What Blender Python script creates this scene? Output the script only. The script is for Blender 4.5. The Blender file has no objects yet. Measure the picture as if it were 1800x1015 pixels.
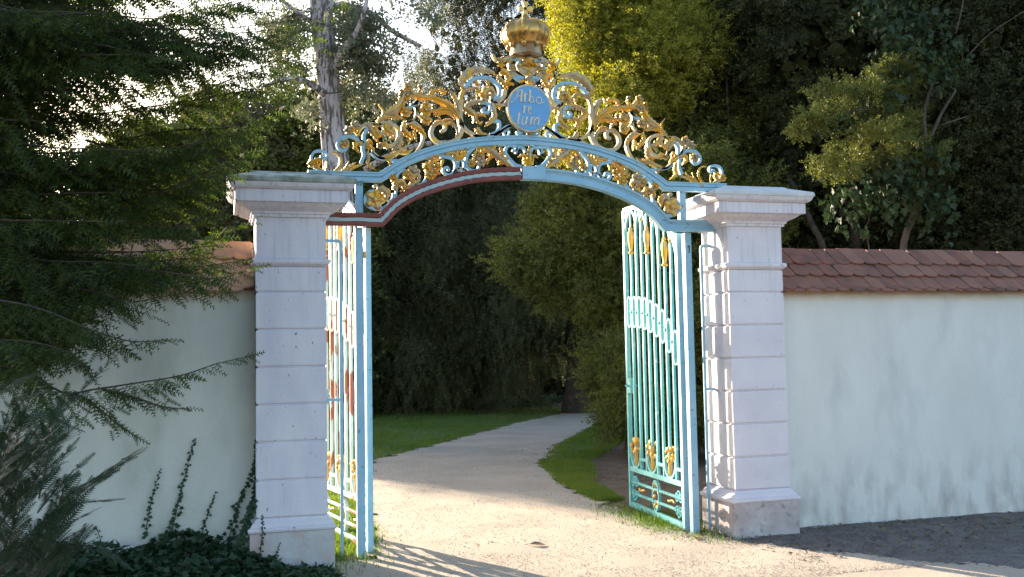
import bpy, bmesh, math, random
import numpy as np
from mathutils import Vector, Matrix
R = math.radians
random.seed(7); rng = np.random.default_rng(7)
SC = bpy.context.scene; COL = SC.collection

# ------------------------------------------------------------------ camera, sky, sun, exposure
CX, CY, CZ = -0.8018, -8.1453, 1.6
YAW, PITCH, ROLL, FPX = 0.2786, 0.0673, -0.0182, 1794.3
F_ = np.array([math.sin(YAW)*math.cos(PITCH), math.cos(YAW)*math.cos(PITCH), math.sin(PITCH)])
R_ = np.array([math.cos(YAW), -math.sin(YAW), 0.0]); U_ = np.cross(R_, F_)
RR = R_*math.cos(ROLL)+U_*math.sin(ROLL); UU = -R_*math.sin(ROLL)+U_*math.cos(ROLL)
O_ = np.array([CX, CY, CZ])
def ray(x, y): return F_*FPX + RR*(x-900) - UU*(y-507.5)
def at(x, y, d): return O_ + ray(x, y)/FPX*d                 # survey point at distance d
def ony(x, y, Y=0.25): r = ray(x, y); return O_ + r*(Y-CY)/r[1]  # survey point on the gate's plane
cam = bpy.data.cameras.new('camera'); co = bpy.data.objects.new('camera', cam); COL.objects.link(co)
m = Matrix(((RR[0], UU[0], -F_[0], CX), (RR[1], UU[1], -F_[1], CY), (RR[2], UU[2], -F_[2], CZ), (0, 0, 0, 1)))
co.matrix_world = m
cam.sensor_width = 36; cam.lens = FPX/1800*36; cam.clip_start = .05; cam.clip_end = 3000
cam.dof.use_dof = True; cam.dof.focus_distance = 9.9; cam.dof.aperture_fstop = 9.0
SC.camera = co
SUN_EL = R(13.5); SDX, SDY = -.418, .908                          # direction towards the sun (plan)
w = bpy.data.worlds.new('World'); SC.world = w; w.use_nodes = True
nt = w.node_tree; bg = nt.nodes['Background']
sky = nt.nodes.new('ShaderNodeTexSky'); sky.sky_type = 'NISHITA'; sky.sun_disc = False
sky.sun_elevation = SUN_EL; sky.sun_rotation = math.atan2(SDX, SDY); sky.air_density = 1.0; sky.dust_density = 2.0; sky.ozone_density = 1.2
nt.links.new(sky.outputs[0], bg.inputs[0]); bg.inputs[1].default_value = 0.115
sl = bpy.data.lights.new('sun', 'SUN'); sl.energy = 5.0; sl.angle = R(.5); sl.color = (1, .84, .64)
so = bpy.data.objects.new('sun', sl); COL.objects.link(so)
sd = Vector((SDX*math.cos(SUN_EL), SDY*math.cos(SUN_EL), math.sin(SUN_EL)))
so.rotation_euler = sd.to_track_quat('Z', 'Y').to_euler()
SC.view_settings.view_transform = 'Standard'; SC.view_settings.look = 'None'
SC.view_settings.exposure = 2.13; SC.view_settings.gamma = 1
SC.cycles.max_bounces = 5; SC.cycles.transparent_max_bounces = 4

# ------------------------------------------------------------------ tagging
def tag(o, label=None, cat=None, group=None, kind=None):
    for k, v in (('label', label), ('category', cat), ('group', group), ('kind', kind)):
        if v: o[k] = v
    return o
def empty(name, loc=(0, 0, 0), rz=0):
    o = bpy.data.objects.new(name, None); COL.objects.link(o); o.location = loc; o.rotation_euler.z = rz
    o.empty_display_size = .2; return o
def copy_tree(o, parent=None):
    kids = list(o.children); c = o.copy(); COL.objects.link(c); c.parent = parent
    for ch in kids: copy_tree(ch, c)
    return c

# ------------------------------------------------------------------ materials
def mat(name, c1, c2=None, rough=.7, scale=6, detail=6, metal=0, bump=0, bscale=60, contrast=(.35, .65),
        stretch=None, c3=None, s3=40, t3=(.6, .66), trans=0, island=0, spec=.4):
    M = bpy.data.materials.new(name); M.use_nodes = True; n = M.node_tree.nodes; L = M.node_tree.links
    b = n['Principled BSDF']; b.inputs['Roughness'].default_value = rough; b.inputs['Metallic'].default_value = metal
    b.inputs['Specular IOR Level'].default_value = spec
    tc = n.new('ShaderNodeTexCoord'); vec = tc.outputs['Object']
    if stretch:
        mp = n.new('ShaderNodeMapping'); mp.inputs['Scale'].default_value = stretch; L.new(vec, mp.inputs[0]); vec = mp.outputs[0]
    def noise(s, d=6, v=None):
        t = n.new('ShaderNodeTexNoise'); t.inputs['Scale'].default_value = s; t.inputs['Detail'].default_value = d
        L.new(v or vec, t.inputs['Vector']); return t.outputs[0]
    def ramp(fac, a, bb, lo, hi):
        r = n.new('ShaderNodeMapRange'); r.inputs[1].default_value = lo; r.inputs[2].default_value = hi; L.new(fac, r.inputs[0])
        mx = n.new('ShaderNodeMix'); mx.data_type = 'RGBA'; L.new(r.outputs[0], mx.inputs[0])
        for s_, v_ in ((mx.inputs[6], a), (mx.inputs[7], bb)):
            if isinstance(v_, tuple): s_.default_value = (*v_, 1)
            else: L.new(v_, s_)
        return mx.outputs[2]
    col = c1
    if c2: col = ramp(noise(scale, detail), c1, c2, *contrast)
    if island and c2:
        g = n.new('ShaderNodeNewGeometry'); col = ramp(g.outputs['Random Per Island'], col, c2 if island < 0 else c3 or c2, .5-abs(island), 1.6)
    if c3 and not island: col = ramp(noise(s3, 4), col, c3, *t3)
    if isinstance(col, tuple): b.inputs['Base Color'].default_value = (*col, 1)
    else: L.new(col, b.inputs['Base Color'])
    if bump:
        bp = n.new('ShaderNodeBump'); bp.inputs['Strength'].default_value = bump; bp.inputs['Distance'].default_value = .01
        L.new(noise(bscale, 8, tc.outputs['Object']), bp.inputs['Height']); L.new(bp.outputs[0], b.inputs['Normal'])
    if trans:
        tr = n.new('ShaderNodeBsdfTranslucent'); mx = n.new('ShaderNodeMixShader'); mx.inputs[0].default_value = trans
        if isinstance(col, tuple): tr.inputs[0].default_value = (*col, 1)
        else:
            bc = n.new('ShaderNodeHueSaturation'); bc.inputs['Value'].default_value = 1.6; bc.inputs['Saturation'].default_value = 1.15
            L.new(col, bc.inputs['Color']); L.new(bc.outputs[0], tr.inputs[0])
        L.new(b.outputs[0], mx.inputs[1]); L.new(tr.outputs[0], mx.inputs[2]); L.new(mx.outputs[0], n['Material Output'].inputs[0])
    M['_n'] = 1
    return M
def add_zband(M, col, z0, z1, nscale, stretch=(1, 1, .25), strength=1.0, lo=.35, hi=.6):
    """stain of its own ragged shape between heights z0 (full) and z1 (none)"""
    n = M.node_tree.nodes; L = M.node_tree.links; b = n['Principled BSDF']
    inp = b.inputs['Base Color']; src = inp.links[0].from_socket if inp.links else None
    tc = n.new('ShaderNodeTexCoord'); sp = n.new('ShaderNodeSeparateXYZ'); L.new(tc.outputs['Object'], sp.inputs[0])
    mr = n.new('ShaderNodeMapRange'); mr.inputs[1].default_value = z1; mr.inputs[2].default_value = z0; L.new(sp.outputs[2], mr.inputs[0])
    mp = n.new('ShaderNodeMapping'); mp.inputs['Scale'].default_value = stretch; L.new(tc.outputs['Object'], mp.inputs[0])
    t = n.new('ShaderNodeTexNoise'); t.inputs['Scale'].default_value = nscale; t.inputs['Detail'].default_value = 7; L.new(mp.outputs[0], t.inputs['Vector'])
    r2 = n.new('ShaderNodeMapRange'); r2.inputs[1].default_value = lo; r2.inputs[2].default_value = hi; L.new(t.outputs[0], r2.inputs[0])
    mu = n.new('ShaderNodeMath'); mu.operation = 'MULTIPLY'; L.new(mr.outputs[0], mu.inputs[0]); L.new(r2.outputs[0], mu.inputs[1])
    m2 = n.new('ShaderNodeMath'); m2.operation = 'MULTIPLY'; L.new(mu.outputs[0], m2.inputs[0]); m2.inputs[1].default_value = strength
    mx = n.new('ShaderNodeMix'); mx.data_type = 'RGBA'; L.new(m2.outputs[0], mx.inputs[0])
    if src: L.new(src, mx.inputs[6])
    else: mx.inputs[6].default_value = inp.default_value
    mx.inputs[7].default_value = (*col, 1); L.new(mx.outputs[2], inp); return M

m_pil = mat('pillar_paint', (.64, .58, .63), (.73, .67, .70), .75, 2.4, bump=.3, bscale=40, c3=(.40, .36, .38), s3=26, t3=(.68, .76))
add_zband(m_pil, (.42, .34, .33), -.05, .30, 5, (1, 1, .6), .8)
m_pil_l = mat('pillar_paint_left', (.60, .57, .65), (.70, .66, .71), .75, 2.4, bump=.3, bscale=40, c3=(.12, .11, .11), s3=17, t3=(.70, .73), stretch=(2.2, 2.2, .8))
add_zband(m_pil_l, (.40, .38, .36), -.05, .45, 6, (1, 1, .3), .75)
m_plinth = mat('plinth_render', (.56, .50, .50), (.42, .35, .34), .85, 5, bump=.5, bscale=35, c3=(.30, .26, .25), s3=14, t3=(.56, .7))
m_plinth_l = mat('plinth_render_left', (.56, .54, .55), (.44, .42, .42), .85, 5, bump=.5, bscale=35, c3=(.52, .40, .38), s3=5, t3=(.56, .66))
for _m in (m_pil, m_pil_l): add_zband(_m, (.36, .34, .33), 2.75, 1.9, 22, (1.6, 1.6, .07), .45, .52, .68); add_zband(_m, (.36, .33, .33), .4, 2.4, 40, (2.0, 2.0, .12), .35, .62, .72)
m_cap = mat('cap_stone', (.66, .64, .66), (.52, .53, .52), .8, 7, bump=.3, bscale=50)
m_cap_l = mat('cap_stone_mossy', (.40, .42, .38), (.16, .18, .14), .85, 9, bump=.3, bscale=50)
m_wall = mat('wall_plaster', (.69, .655, .61), (.75, .715, .67), .85, 1.6, bump=.45, bscale=22, c3=(.42, .42, .42), s3=1.5, t3=(.56, .95), stretch=(1.6, 1, .7))
add_zband(m_wall, (.27, .23, .21), -.15, .75, 5.5, (1.3, 1, .5), .75, .42, .66)
add_zband(m_wall, (.50, .28, .09), 2.19, 2.07, 6, (1, 1, .7), .9, .15, .5)
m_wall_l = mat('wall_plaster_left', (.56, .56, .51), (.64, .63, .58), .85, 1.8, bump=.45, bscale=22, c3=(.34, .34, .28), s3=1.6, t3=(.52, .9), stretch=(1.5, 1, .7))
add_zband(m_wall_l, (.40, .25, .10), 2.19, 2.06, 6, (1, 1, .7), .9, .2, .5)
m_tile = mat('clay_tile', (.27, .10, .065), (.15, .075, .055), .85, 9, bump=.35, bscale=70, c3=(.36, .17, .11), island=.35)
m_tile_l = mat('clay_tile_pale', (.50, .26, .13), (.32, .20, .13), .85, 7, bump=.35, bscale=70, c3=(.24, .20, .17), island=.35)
m_blue = mat('blue_iron_paint', (.24, .44, .57), (.31, .50, .62), .5, 5, bump=.2, bscale=30, c3=(.13, .20, .23), s3=24, t3=(.64, .72))
m_teal = mat('turquoise_iron_paint', (.085, .40, .43), (.14, .47, .49), .42, 5, bump=.15, bscale=40, c3=(.28, .58, .60), s3=12, t3=(.58, .66))
m_teal_l = mat('pale_green_iron_paint', (.40, .58, .55), (.52, .66, .62), .45, 5, bump=.08, c3=(.36, .10, .055), s3=4, t3=(.565, .58), stretch=(1, 1, .5))
m_edge = mat('pale_edge_paint', (.62, .74, .76), None, .5)
m_red = mat('red_primer', (.17, .035, .03), (.22, .055, .045), .5, 9, bump=.1, c3=(.30, .20, .20), s3=22, t3=(.70, .74))
m_orange = mat('red_primer_patch', (.42, .09, .05), (.34, .08, .05), .6, 9)
m_gold = mat('weathered_gilding', (.78, .46, .10), (.54, .38, .19), .40, 16, metal=.5, bump=.35, bscale=120, contrast=(.42, .60), c3=(.78, .42, .035), s3=11, t3=(.52, .60))
m_tan = mat('dull_gilding', (.58, .44, .27), (.42, .32, .20), .5, 22, metal=.35, bump=.35, bscale=120, c3=(.74, .42, .06), s3=14, t3=(.54, .60))
m_crown = mat('crown_gilding', (.60, .33, .075), (.50, .32, .13), .34, 6, metal=.85, bump=.12, bscale=25, c3=(.26, .14, .05), s3=12, t3=(.60, .70))
m_band = mat('worn_crown_band', (.48, .42, .30), (.28, .15, .06), .5, 18, metal=.4, bump=.2, stretch=(1, 1, .2))
m_disc = mat('medallion_paint', (.12, .34, .63), (.15, .38, .66), .5, 5)
m_white = mat('pale_rim_paint', (.72, .62, .42), (.50, .40, .24), .5, 20)
m_bark = mat('grey_bark', (.13, .10, .10), (.50, .45, .49), .9, 7, bump=1, bscale=16, stretch=(2.4, 2.4, .5), contrast=(.43, .53))
m_bark_d = mat('brown_bark', (.042, .031, .023), (.085, .062, .045), .9, 8, bump=.8, bscale=30)
m_twig = mat('thin_twigs', (.065, .048, .034), (.11, .085, .062), .9, 8)
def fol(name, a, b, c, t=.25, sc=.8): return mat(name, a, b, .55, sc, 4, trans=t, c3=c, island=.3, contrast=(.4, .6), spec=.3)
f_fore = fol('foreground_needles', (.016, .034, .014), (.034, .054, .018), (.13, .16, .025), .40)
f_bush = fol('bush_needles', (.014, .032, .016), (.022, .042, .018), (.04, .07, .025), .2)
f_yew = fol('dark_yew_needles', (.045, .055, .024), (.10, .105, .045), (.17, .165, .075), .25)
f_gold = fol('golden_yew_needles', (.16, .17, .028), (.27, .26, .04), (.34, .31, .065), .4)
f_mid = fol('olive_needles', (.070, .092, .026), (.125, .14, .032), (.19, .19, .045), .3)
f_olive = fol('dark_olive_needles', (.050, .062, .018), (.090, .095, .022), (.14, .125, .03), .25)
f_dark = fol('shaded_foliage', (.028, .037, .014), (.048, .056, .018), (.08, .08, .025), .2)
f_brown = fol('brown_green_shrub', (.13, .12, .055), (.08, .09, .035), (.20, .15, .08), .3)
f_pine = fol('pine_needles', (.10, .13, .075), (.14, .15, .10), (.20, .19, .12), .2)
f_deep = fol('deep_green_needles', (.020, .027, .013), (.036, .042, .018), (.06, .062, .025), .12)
f_ivy = fol('ivy_leaves', (.018, .045, .022), (.028, .060, .026), (.05, .085, .035), .12)
f_ivy2 = fol('broad_leaves', (.020, .040, .014), (.030, .052, .018), (.05, .075, .025), .18)
f_grass = fol('grass_blades', (.08, .16, .018), (.13, .19, .025), (.18, .20, .06), .35, 1.5)
f_dry = fol('dry_leaves', (.20, .12, .06), (.12, .08, .045), (.32, .24, .13), .1)

# ------------------------------------------------------------------ mesh tools
def link_mesh(name, V, Fc, mat_, parent=None, smooth=False, loc=None):
    me = bpy.data.meshes.new(name)
    if isinstance(Fc, np.ndarray):
        V = np.asarray(V, dtype=np.float32); nf, k = Fc.shape
        me.vertices.add(len(V)); me.vertices.foreach_set('co', V.ravel())
        me.loops.add(nf*k); me.loops.foreach_set('vertex_index', Fc.astype(np.int32).ravel())
        me.polygons.add(nf); me.polygons.foreach_set('loop_start', np.arange(0, nf*k, k, dtype=np.int32))
        me.polygons.foreach_set('loop_total', np.full(nf, k, dtype=np.int32)); me.update(calc_edges=True)
    else:
        me.from_pydata([tuple(map(float, v)) for v in V], [], Fc); me.update()
    if smooth: me.polygons.foreach_set('use_smooth', np.ones(len(me.polygons), dtype=bool))
    me.materials.append(mat_)
    o = bpy.data.objects.new(name, me); COL.objects.link(o)
    if parent is not None: o.parent = parent
    if loc is not None: o.location = loc
    return o
class MB:
    def __init__(s): s.v = []; s.f = []
    def add(s, V, Fc):
        b = len(s.v); s.v += [tuple(map(float, p)) for p in V]; s.f += [tuple(i+b for i in f) for f in Fc]
    def box(s, x0, x1, y0, y1, z0, z1, c=0):
        """box with its long edges chamfered by c"""
        if c <= 0:
            s.add([(x0,y0,z0),(x1,y0,z0),(x1,y1,z0),(x0,y1,z0),(x0,y0,z1),(x1,y0,z1),(x1,y1,z1),(x0,y1,z1)],
                  [(3,2,1,0),(4,5,6,7),(0,1,5,4),(1,2,6,5),(2,3,7,6),(3,0,4,7)]); return
        s.rings(x0, x1, y0, y1, [(-c, z0), (0, z0+c), (0, z1-c), (-c, z1)])
    def rings(s, x0, x1, y0, y1, prof, caps=True):
        """mouldings carried round a rectangle: prof = (outward offset, height) from bottom to top"""
        V = []; Fc = []
        for o, z in prof: V += [(x0-o,y0-o,z),(x1+o,y0-o,z),(x1+o,y1+o,z),(x0-o,y1+o,z)]
        for i in range(len(prof)-1):
            for k in range(4):
                a = i*4+k; b = i*4+(k+1) % 4; Fc.append((a, b, b+4, a+4))
        if caps: Fc.append((3,2,1,0)); t = (len(prof)-1)*4; Fc.append((t,t+1,t+2,t+3))
        s.add(V, Fc)
    def tube(s, P, r, n=6, cap=True):
        P = [Vector(map(float, p)) for p in P]; rs = r if hasattr(r, '__len__') else [r]*len(P)
        V = []; Fc = []; up = Vector((.13, .21, 1)).normalized(); ref = None
        for i, p in enumerate(P):
            d = (P[min(i+1, len(P)-1)]-P[max(i-1, 0)])
            d = d.normalized() if d.length > 1e-9 else Vector((0, 0, 1))
            if ref is None: ref = d.orthogonal().normalized()
            ref = (ref-d*ref.dot(d)); ref = ref.normalized() if ref.length > 1e-6 else d.orthogonal().normalized()
            q = d.cross(ref)
            for k in range(n):
                a = 2*math.pi*k/n; V.append(p+(ref*math.cos(a)+q*math.sin(a))*rs[i])
        for i in range(len(P)-1):
            for k in range(n):
                a = i*n+k; b = i*n+(k+1) % n; Fc.append((a, b, b+n, a+n))
        if cap: Fc.append(tuple(range(n))[::-1]); Fc.append(tuple((len(P)-1)*n+k for k in range(n)))
        s.add(V, Fc)
    def sweep(s, P, prof, taper=None, closed=False):
        """profile [(across, depth y)] swept along a path [(x, y, z)] lying in an upright plane y = const"""
        P = [np.array(p, float) for p in P]; n = len(P); V = []; Fc = []; k = len(prof)
        for i, p in enumerate(P):
            if closed: a = P[i]-P[i-1]; b = P[(i+1) % n]-P[i]
            else: a = P[i]-P[i-1] if i else P[1]-P[0]; b = P[i+1]-P[i] if i < n-1 else P[-1]-P[-2]
            a = a/(np.linalg.norm(a)+1e-9); b = b/(np.linalg.norm(b)+1e-9)
            na = np.array([-a[2], 0, a[0]]); nb = np.array([-b[2], 0, b[0]]); nn = na+nb
            L = np.linalg.norm(nn); nn = nn/L if L > 1e-6 else na; ms = min(1/max(nn@na, .45), 1.6)
            t = taper[i] if taper is not None else 1
            for (u, y) in prof: V.append(p+nn*u*ms*t+np.array([0, y, 0]))
        for i in range(n if closed else n-1):
            j = (i+1) % n
            for q in range(k):
                r_ = (q+1) % k; Fc.append((i*k+q, i*k+r_, j*k+r_, j*k+q))
        if not closed: Fc.append(tuple(range(k))[::-1]); Fc.append(tuple((n-1)*k+q for q in range(k)))
        s.add(V, Fc)
    def lathe(s, c, prof, n=24, flute=0, nf=8, amp=0):
        V = []; Fc = []
        for r, z in prof:
            for k in range(n):
                a = 2*math.pi*k/n; rr = r*(1-amp*(1-abs(math.sin(nf*a/2))) if amp else 1); V.append((c[0]+rr*math.cos(a), c[1]+rr*math.sin(a), c[2]+z))
        for i in range(len(prof)-1):
            for k in range(n):
                a = i*n+k; b = i*n+(k+1) % n; Fc.append((a, b, b+n, a+n))
        Fc.append(tuple(range(n))[::-1]); Fc.append(tuple((len(prof)-1)*n+k for k in range(n))); s.add(V, Fc)
    def ball(s, c, r, n=8, sq=(1, 1, 1)):
        V = []; Fc = []; m_ = max(4, n//2)
        for i in range(m_+1):
            t = math.pi*i/m_
            for k in range(n): a = 2*math.pi*k/n; V.append((c[0]+r*sq[0]*math.sin(t)*math.cos(a), c[1]+r*sq[1]*math.sin(t)*math.sin(a), c[2]-r*sq[2]*math.cos(t)))
        for i in range(m_):
            for k in range(n): a = i*n+k; b = i*n+(k+1) % n; Fc.append((a, b, b+n, a+n))
        s.add(V, Fc)
    def build(s, name, mat_, parent=None, smooth=False, fix=True, local=False):
        if parent is not None and not local:
            r = parent
            while r.parent is not None: r = r.parent
            L = tuple(r.location); s.v = [(a-L[0], b-L[1], c-L[2]) for a, b, c in s.v]
        o = link_mesh(name, s.v, s.f, mat_, parent, False)
        if fix:
            bm = bmesh.new(); bm.from_mesh(o.data); bmesh.ops.recalc_face_normals(bm, faces=bm.faces); bm.to_mesh(o.data); bm.free()
        if smooth:
            o.data.polygons.foreach_set('use_smooth', np.ones(len(o.data.polygons), dtype=bool))
            o.data.update()
        return o
def catmull(P, m_=6, closed=False):
    P = [np.array(p, float) for p in P]; n = len(P); out = []
    for i in range(n if closed else n-1):
        if closed: a, b, c, d = P[i-1], P[i], P[(i+1) % n], P[(i+2) % n]
        else: a = P[i-1] if i else 2*P[0]-P[1]; b = P[i]; c = P[i+1]; d = P[i+2] if i+2 < n else 2*P[-1]-P[-2]
        for j in range(m_):
            t = j/m_; out.append(.5*((2*b)+(-a+c)*t+(2*a-5*b+4*c-d)*t*t+(-a+3*b-3*c+d)*t**3))
    if not closed: out.append(P[-1])
    return out
def rectprof(wd, y0, y1): return [(-wd/2, y0), (wd/2, y0), (wd/2, y1), (-wd/2, y1)]

# ------------------------------------------------------------------ foliage tools
def spray(pairs=7, nl=.26, nw=.035, droop=.15, sweep=.5):
    """a unit long twig along +x with two rows of needles"""
    V = [(0, -.006, 0), (0, .006, 0), (1, .004, -droop)]; Fc = [(0, 1, 2)]
    for i in range(pairs):
        t = .06+.92*i/(pairs-1); L = nl*(1-.55*t**2); z = -droop*t*t
        for sgn in (-1, 1):
            b = len(V); V += [(t-nw/2, 0, z), (t+nw/2, 0, z), (t+L*sweep, sgn*L, z-.05*L)]; Fc.append((b, b+1, b+2))
    b = len(V); V += [(.94, -nw/2, -droop), (.94, nw/2, -droop), (1.12, 0, -droop)]; Fc.append((b, b+1, b+2))
    return np.array(V), np.array(Fc)
def frames(D, up=None, roll=.6):
    D = D/np.linalg.norm(D, axis=1, keepdims=True)
    Z = np.tile([0, 0, 1.0], (len(D), 1))+rng.normal(0, roll, (len(D), 3)) if up is None else up+rng.normal(0, roll, (len(D), 3))
    Y = np.cross(Z, D); Y /= np.linalg.norm(Y, axis=1, keepdims=True)+1e-9; Z = np.cross(D, Y)
    return np.stack([D, Y, Z], axis=2)
def scatter(tpl, P, D, S, roll=.6, up=None):
    V, Fc = tpl; P = np.asarray(P); M = frames(np.asarray(D), up, roll)
    W = np.einsum('nij,vj->nvi', M, V)*np.asarray(S)[:, None, None]+P[:, None, :]
    n, k = len(P), len(V)
    return W.reshape(-1, 3), (Fc[None]+(np.arange(n)*k)[:, None, None]).reshape(-1, Fc.shape[1])
def merge(parts):
    Vs, Fs, b = [], [], 0
    for V, Fc in parts: Vs.append(V); Fs.append(Fc+b); b += len(V)
    return np.concatenate(Vs), np.concatenate(Fs)
def tuft(n, ll, lw, seed):
    """a unit long shoot along +x set all round with small pointed leaves"""
    g = np.random.default_rng(seed); V = []; Fc = []
    for i in range(n):
        t = .05+.95*i/(n-1); a = i*2.4+g.uniform(-.4, .4); L = ll*g.uniform(.75, 1.2)*(1-.3*t); o = np.array([math.cos(a), math.sin(a)*.8])
        b0 = np.array([t, 0, -.12*t*t]); d = np.array([.55, o[0], o[1]]); d /= np.linalg.norm(d); s_ = np.cross(d, [g.normal(), g.normal(), g.normal()]); s_ /= np.linalg.norm(s_)
        b = len(V); V += [b0, b0+d*L*.5+s_*lw/2, b0+d*L, b0+d*L*.5-s_*lw/2]; Fc.append((b, b+1, b+2, b+3))
    return np.array(V), np.array(Fc)
SP_MID = tuft(10, .38, .15, 1); SP_FAR = tuft(7, .50, .24, 2); SP_YEW = tuft(12, .27, .11, 3)
LEAFQ = (np.array([(0,0,0),(.35,.42,.05),(.62,.30,.03),(1,0,-.08),(.62,-.30,.03),(.35,-.42,.05),(.45,0,-.05)]), np.array([(0,1,2,6),(6,2,3,4),(0,6,4,5)]))
LEAF = (np.array([(0,0,0),(.35,.42,.05),(.62,.30,.03),(1,0,-.08),(.62,-.30,.03),(.35,-.42,.05),(.45,0,-.05)]), np.array([(0,6,1),(1,6,2),(2,6,3),(3,6,4),(4,6,5),(5,6,0)]))
IVY = (np.array([(0,0,0),(-.08,.38,.04),(.22,.30,.02),(.38,.55,.06),(.55,.26,.02),(1,0,-.06),(.55,-.26,.02),(.38,-.55,.06),(.22,-.30,.02),(-.08,-.38,.04),(.4,0,-.07)]),
       np.array([(0,10,1),(1,10,2),(2,10,3),(3,10,4),(4,10,5),(5,10,6),(6,10,7),(7,10,8),(8,10,9),(9,10,0)]))
def blob_clumps(blobs, n, inner=.25, zmin=None):
    """clump centres on lumpy ellipsoids; returns positions and outward directions"""
    B = np.array([[*b[0], *b[1]] for b in blobs], float); A = B[:, 3]*B[:, 5]+B[:, 4]*B[:, 5]+B[:, 3]*B[:, 4]
    idx = rng.choice(len(B), n*2, p=A/A.sum()); d = rng.normal(0, 1, (n*2, 3)); d /= np.linalg.norm(d, axis=1, keepdims=True)
    ph = rng.uniform(0, 6.28, (len(B), 3))[idx]
    lump = 1+.13*np.sin(5*d[:, 0]+ph[:, 0])+.13*np.sin(6*d[:, 1]+ph[:, 1])+.12*np.sin(7*d[:, 2]+ph[:, 2])
    rad = lump*np.where(rng.random(n*2) < inner, rng.uniform(.45, .9, n*2), rng.uniform(.88, 1.04, n*2))
    P = B[idx, :3]+d*B[idx, 3:]*rad[:, None]; D = d/B[idx, 3:]; D /= np.linalg.norm(D, axis=1, keepdims=True)
    keep = np.ones(n*2, bool)
    for j in range(len(B)):
        q = ((P-B[j, :3])/B[j, 3:]); keep &= ~((np.einsum('ij,ij->i', q, q) < .35) & (idx != j))
    if zmin is not None: keep &= P[:, 2] > zmin
    P, D = P[keep][:n], D[keep][:n]
    return P, D
def pads(blobs, n, s0, s1, flat=.55, droop=.25):
    """boughs standing out of the main body"""
    P, D = blob_clumps(blobs, n, .12); out = []
    for p, d in zip(P, D):
        s_ = rng.uniform(s0, s1); out.append((tuple(p+d*s_*.25+np.array([0, 0, -droop*s_])), (s_*(.7+.5*abs(d[0])), s_*(.7+.5*abs(d[1])), s_*flat)))
    return out
def crown(blobs, nclump, per, size, cr, tpl, mat_, parent, drp=1.0, out=.7, down=.5, rnd=.45, inner=.25, bulk=0, bsize=.5, zmin=.25, name='crown', roll=.6, pad=None, bin_=.66):
    P, D = blob_clumps(pads(blobs, *pad)+list(blobs)[:1] if pad else blobs, nclump, inner, zmin); n = len(P)
    sc_ = rng.uniform(.6, 1.35, n)
    pos = np.repeat(P, per, 0)+rng.normal(0, 1, (n*per, 3))*np.array([cr, cr, cr*.6])*.62*np.repeat(sc_, per)[:, None]
    ax_ = np.repeat(D*.8+np.array([0, 0, -down*1.3])+rng.normal(0, .25, (n, 3)), per, 0); pos = pos*1.0+ax_*(rng.random((n*per, 1))*2-1)*cr*1.5*drp
    dr = np.repeat(D, per, 0)*out+np.array([0, 0, -down])+rng.normal(0, rnd, (n*per, 3))
    parts = [scatter(tpl, pos, dr, size*rng.uniform(.6, 1.3, n*per), roll)]
    if bulk:
        q, dd = blob_clumps([(b[0], tuple(bin_*x for x in b[1])) for b in blobs], bulk, .5, zmin)
        parts.append(scatter(LEAFQ if tpl[1].shape[1] == 4 else LEAF, q, rng.normal(0, 1, (len(q), 3)), bsize*rng.uniform(.6, 1.2, len(q)), 1))
    V, Fc = merge(parts); loc = np.array(parent.location)
    return link_mesh(name, V-loc, Fc, mat_, parent), P
def trunk_mb(base, top, r0, r1, limbs=(), n=10, wob=.12):
    mb = MB(); b = np.array(base, float); t = np.array(top, float); P = []; rs = []
    for i in range(9):
        s_ = i/8; P.append(b+(t-b)*s_+np.array([math.sin(3*s_+b[0]), math.cos(4*s_+b[1]), 0])*wob*s_*(1-s_*.4)); rs.append(r0+(r1-r0)*s_+(r0*.35 if i == 0 else 0))
    mb.tube(P, rs, n)
    for q in limbs:
        q = np.array(q, float); k = min(max((q[2]-b[2])/(t[2]-b[2]+1e-6)-.12, .08), .95); s_ = b+(t-b)*k; mid = s_*.5+q*.5+np.array([0, 0, .25])
        mb.tube(catmull([s_, mid, q], 4), list(np.linspace(r0*.3*(1-k*.6), .015, 9)), 5)
    return mb

# ------------------------------------------------------------------ ground, path, lawn
def gz(x, y): return .02*np.clip((x-3.5)/3, 0, 1)*(y < 4)
def sheet(name, mat_, x0, x1, y0, y1, step, z, inside=None, jit=0):
    xs = np.arange(x0, x1+1e-6, step); ys = np.arange(y0, y1+1e-6, step); X, Y = np.meshgrid(xs, ys)
    Z = z+jit*(np.sin(X*5.1+np.sin(Y*3.3))*np.cos(Y*4.3+np.sin(X*2.7)))+jit*rng.normal(0, .25, X.shape)
    V = np.stack([X, Y, Z], -1).reshape(-1, 3); nx, ny = len(xs), len(ys)
    i = np.arange((ny-1)*(nx-1)); r, c = i//(nx-1), i % (nx-1); a = r*nx+c
    Fc = np.stack([a, a+1, a+nx+1, a+nx], 1)
    if inside is not None:
        cx, cy = X.ravel()[a]+step/2, Y.ravel()[a]+step/2; Fc = Fc[inside(cx, cy)]
    return link_mesh(name, V, Fc, mat_, smooth=True)
m_soil = mat('dark_soil', (.10, .070, .048), (.16, .115, .08), .95, 4, bump=1, bscale=30, c3=(.16, .12, .08), s3=12)
m_gravel = mat('fine_gravel', (.54, .45, .355), (.44, .365, .29), .92, 1.1, bump=1, bscale=95, c3=(.25, .205, .165), s3=130, t3=(.50, .68))
m_peb = mat('pebble', (.58, .48, .40), (.30, .25, .21), .85, 30, island=.45, c3=(.20, .17, .15))
m_fore = mat('verge_and_shade_gravel', (.20, .17, .15), (.115, .10, .095), .95, 6, bump=1, bscale=55, c3=(.24, .21, .19), s3=60, t3=(.55, .7))  # dark verge tone, also painted as the wall's shade over pale gravel
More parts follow.
